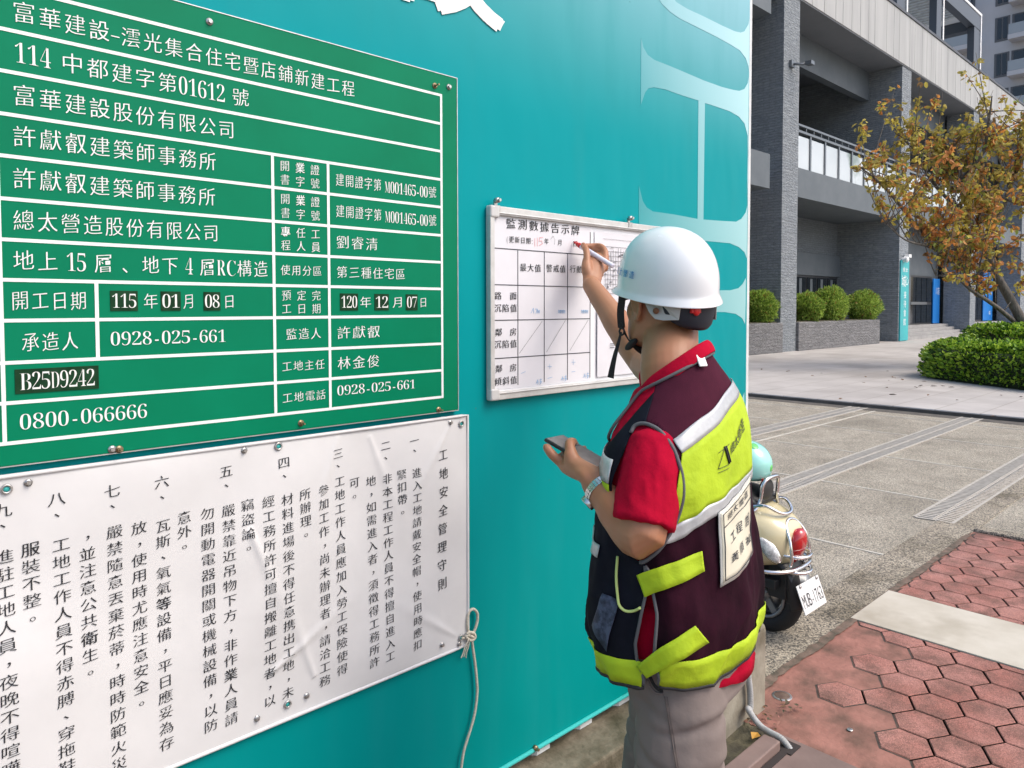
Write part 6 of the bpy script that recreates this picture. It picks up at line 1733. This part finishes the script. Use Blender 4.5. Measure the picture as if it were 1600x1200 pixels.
# ---- trousers
T_ = MB()
TR = [(.76, -.010, .100, .108, .160, 2.3), (.84, -.006, .118, .118, .170, 2.3), (.92, .0, .126, .122, .172, 2.3), (1.0, .004, .126, .118, .166, 2.3)]
T_.rings(torso_rings(TR, [.77, .80, .84, .88, .92, .96, 1.0], 48))
for hp_, kn, an in ((HPL, KNL, ANL), (HPR, KNR, ANR)):
    dn = (kn-hp_)
    T_.tube([hp_+UPZ*.03, hp_+dn*.16, hp_+dn*.40, hp_+dn*.70, kn, kn*.72+an*.28, kn*.35+an*.65, an*.92+kn*.08], [.080, .090, .095, .089, .082, .078, .074, .070], 30, sub=5)
tro = remeshed('trousers', T_, .0055, M['trouser'], person, 4, .5)
me = tro.data; me.update(); ns = [v.normal.copy() for v in me.vertices]
for v, n in zip(me.vertices, ns):
    c = v.co; q = c - PC; l = q.dot(PL); f = q.dot(PF)
    k = 0.0
    for z0_, a, w_, tl2 in ((.795, .0060, .016, .5), (.752, .0055, .013, -.45), (.70, .0065, .016, .35), (.655, .0060, .013, -.35), (.612, .0055, .014, .4), (.56, .005, .016, .2), (.50, .006, .02, -.3)):
        zz = c.z - z0_ - tl2*f*.45 - .012*mnoise.noise(Vector((c.x*12, c.y*12, z0_*9)))
        k -= (.45 + .75*mnoise.noise(Vector((c.x*9, c.y*9, z0_*31))))*1.5*a*math.exp(-(zz/(w_*.7))**2) - .35*a*math.exp(-((zz-w_*1.3)/w_)**2)*max(0, min(1, .55-f*5))
    k += .0035*mnoise.noise(c*14) + .002*mnoise.noise(Vector((c.x*30, c.y*30, c.z*18)))
    v.co += n*k*max(0, min(1, (.865-c.z)/.07))
me.update()
# side seam, pocket mouth, black pocket lining
def on_mesh(tree_, x, y):
    h_ = tree_.ray_cast(CAMPOS, ray(x, y).normalized()); return (h_[0], h_[1]) if h_[0] is not None else None
tb_ = BVHTree.FromPolygons([v.co.copy() for v in me.vertices], [tuple(p.vertices) for p in me.polygons])
def drape(pts, r, name, m, off=.0008):
    P = [on_mesh(tb_, *p) for p in pts]; P = [a+n*off for a, n in [q for q in P if q]]
    if len(P) > 2:
        g = MB(); g.tube(P, r, 6, sub=4); g.build(name, m, tro)
M['seam'] = mat('seam_thread', (.11,.088,.08), .9)
drape([(1039,1088), (1043,1110), (1046,1130), (1049,1150), (1053,1175), (1057,1200), (1060,1240)], .0011, 'side_seam', M['seam'], .0026)
drape([(1043,1088), (1047,1112), (1050,1132), (1053,1152), (1057,1177), (1061,1201)], .0006, 'side_seam', M['seam'], .0026)
drape([(1012,1062), (1017,1074), (1025,1082), (1036,1084)], .0026, 'pocket_edge', M['trouser'], .001)
drape([(1016,1058), (1022,1070), (1029,1077), (1036,1079)], .0045, 'pocket_lining', M['strap'], -.001)
for an in (ANL, ANR):
    g = MB(); g.tube([an-PF*.075-UPZ*.045, an-PF*.03-UPZ*.030, an+PF*.06-UPZ*.042, an+PF*.13-UPZ*.052, an+PF*.185-UPZ*.058], [.030, .045, .046, .043, .028], 18, sub=4, flat=.95, round_ends=True); g.box(0,0,0,0,0,0) if False else None
    g.build('shoe', M['shoe'], person)

# ---- watch
wd = (WRL-ELL).normalized(); wc = WRL - wd*.022
uu = (UPZ - wd*UPZ.dot(wd)).normalized(); vv = wd.cross(uu)
g = MB(); n = 30
for k in range(n):
    a = 2*math.pi*k/n; r = .0345
    o1 = uu*math.cos(a)+vv*math.sin(a); t1 = -uu*math.sin(a)+vv*math.cos(a)
    for q in (-1, 0, 1): g.obox(wc + o1*r + wd*q*.0054, t1, wd, o1, .0034, .0025 if q else .0028, .0012 if q else .0017)
w_ = g.build('watch', M['watch_steel'], person, .0006)
fd = (-RT*.86 - UPZ*.42 + F0*.2); fd = (fd - wd*fd.dot(wd)).normalized()
g = MB(); g.cyl(wc+fd*.032, wc+fd*.042, .0165, 24); g.build('watch_case', M['watch_steel'], w_, .001)
g = MB(); g.cyl(wc+fd*.0421, wc+fd*.0426, .0135, 24); g.build('dial', M['ink'], w_)

# ---- the phone and the marker he holds
phone = empty('smartphone', p0, 'dark smartphone held flat in his near hand', 'phone')
g = MB(); g.obox(PH(0, 0, -.0045), PXu, PYu, PN, PHL/2, PHW/2, PHT/2); g.build('case', M['black_plastic'], phone, .0035, seg=3)
g = MB(); g.obox(PH(0, 0, .0002), PXu, PYu, PN, PHL/2-.004, PHW/2-.0035, .0002); g.build('screen', mat('phone_glass', (.16,.165,.17), .10, (.28,.285,.29), 14, spec=.9, coat=.8), phone)  # lightened greys paint the reflection on the dark glass
g = MB(); g.box(0,0,0,0,0,0) if False else g.obox(PH(-.018, .0, .0006), PXu, PYu, PN, .0012, PHW/2-.006, .0001); g.build('screen_bar', M['ink_grey'], phone)
marker = empty('marker_pen', MT0, 'white board marker with a red tip, gripped in the raised hand', 'marker')
g = MB(); g.cyl(MT0+MD*.038, MT1, .0078, 20); g.cyl(MT1, MT1+MD*.002, .0070, 20); g.build('barrel', mat('pen_white', (.66,.66,.78), .35), marker, .0008)
g = MB(); g.cyl(MT0+MD*.0385, MT0+MD*.026, .0080, 18); g.cyl(MT0+MD*.026, MT0+MD*.012, .0072, 18, 0, .0042); g.cyl(MT0+MD*.012, MT0+MD*.005, .0036, 14); g.build('collar', M['red_plastic'], marker)
g = MB(); g.cyl(MT0+MD*.006, MT0, .0028, 12, 0, .0016); g.build('nib', mat('nib', (.10,.012,.012), .7), marker)
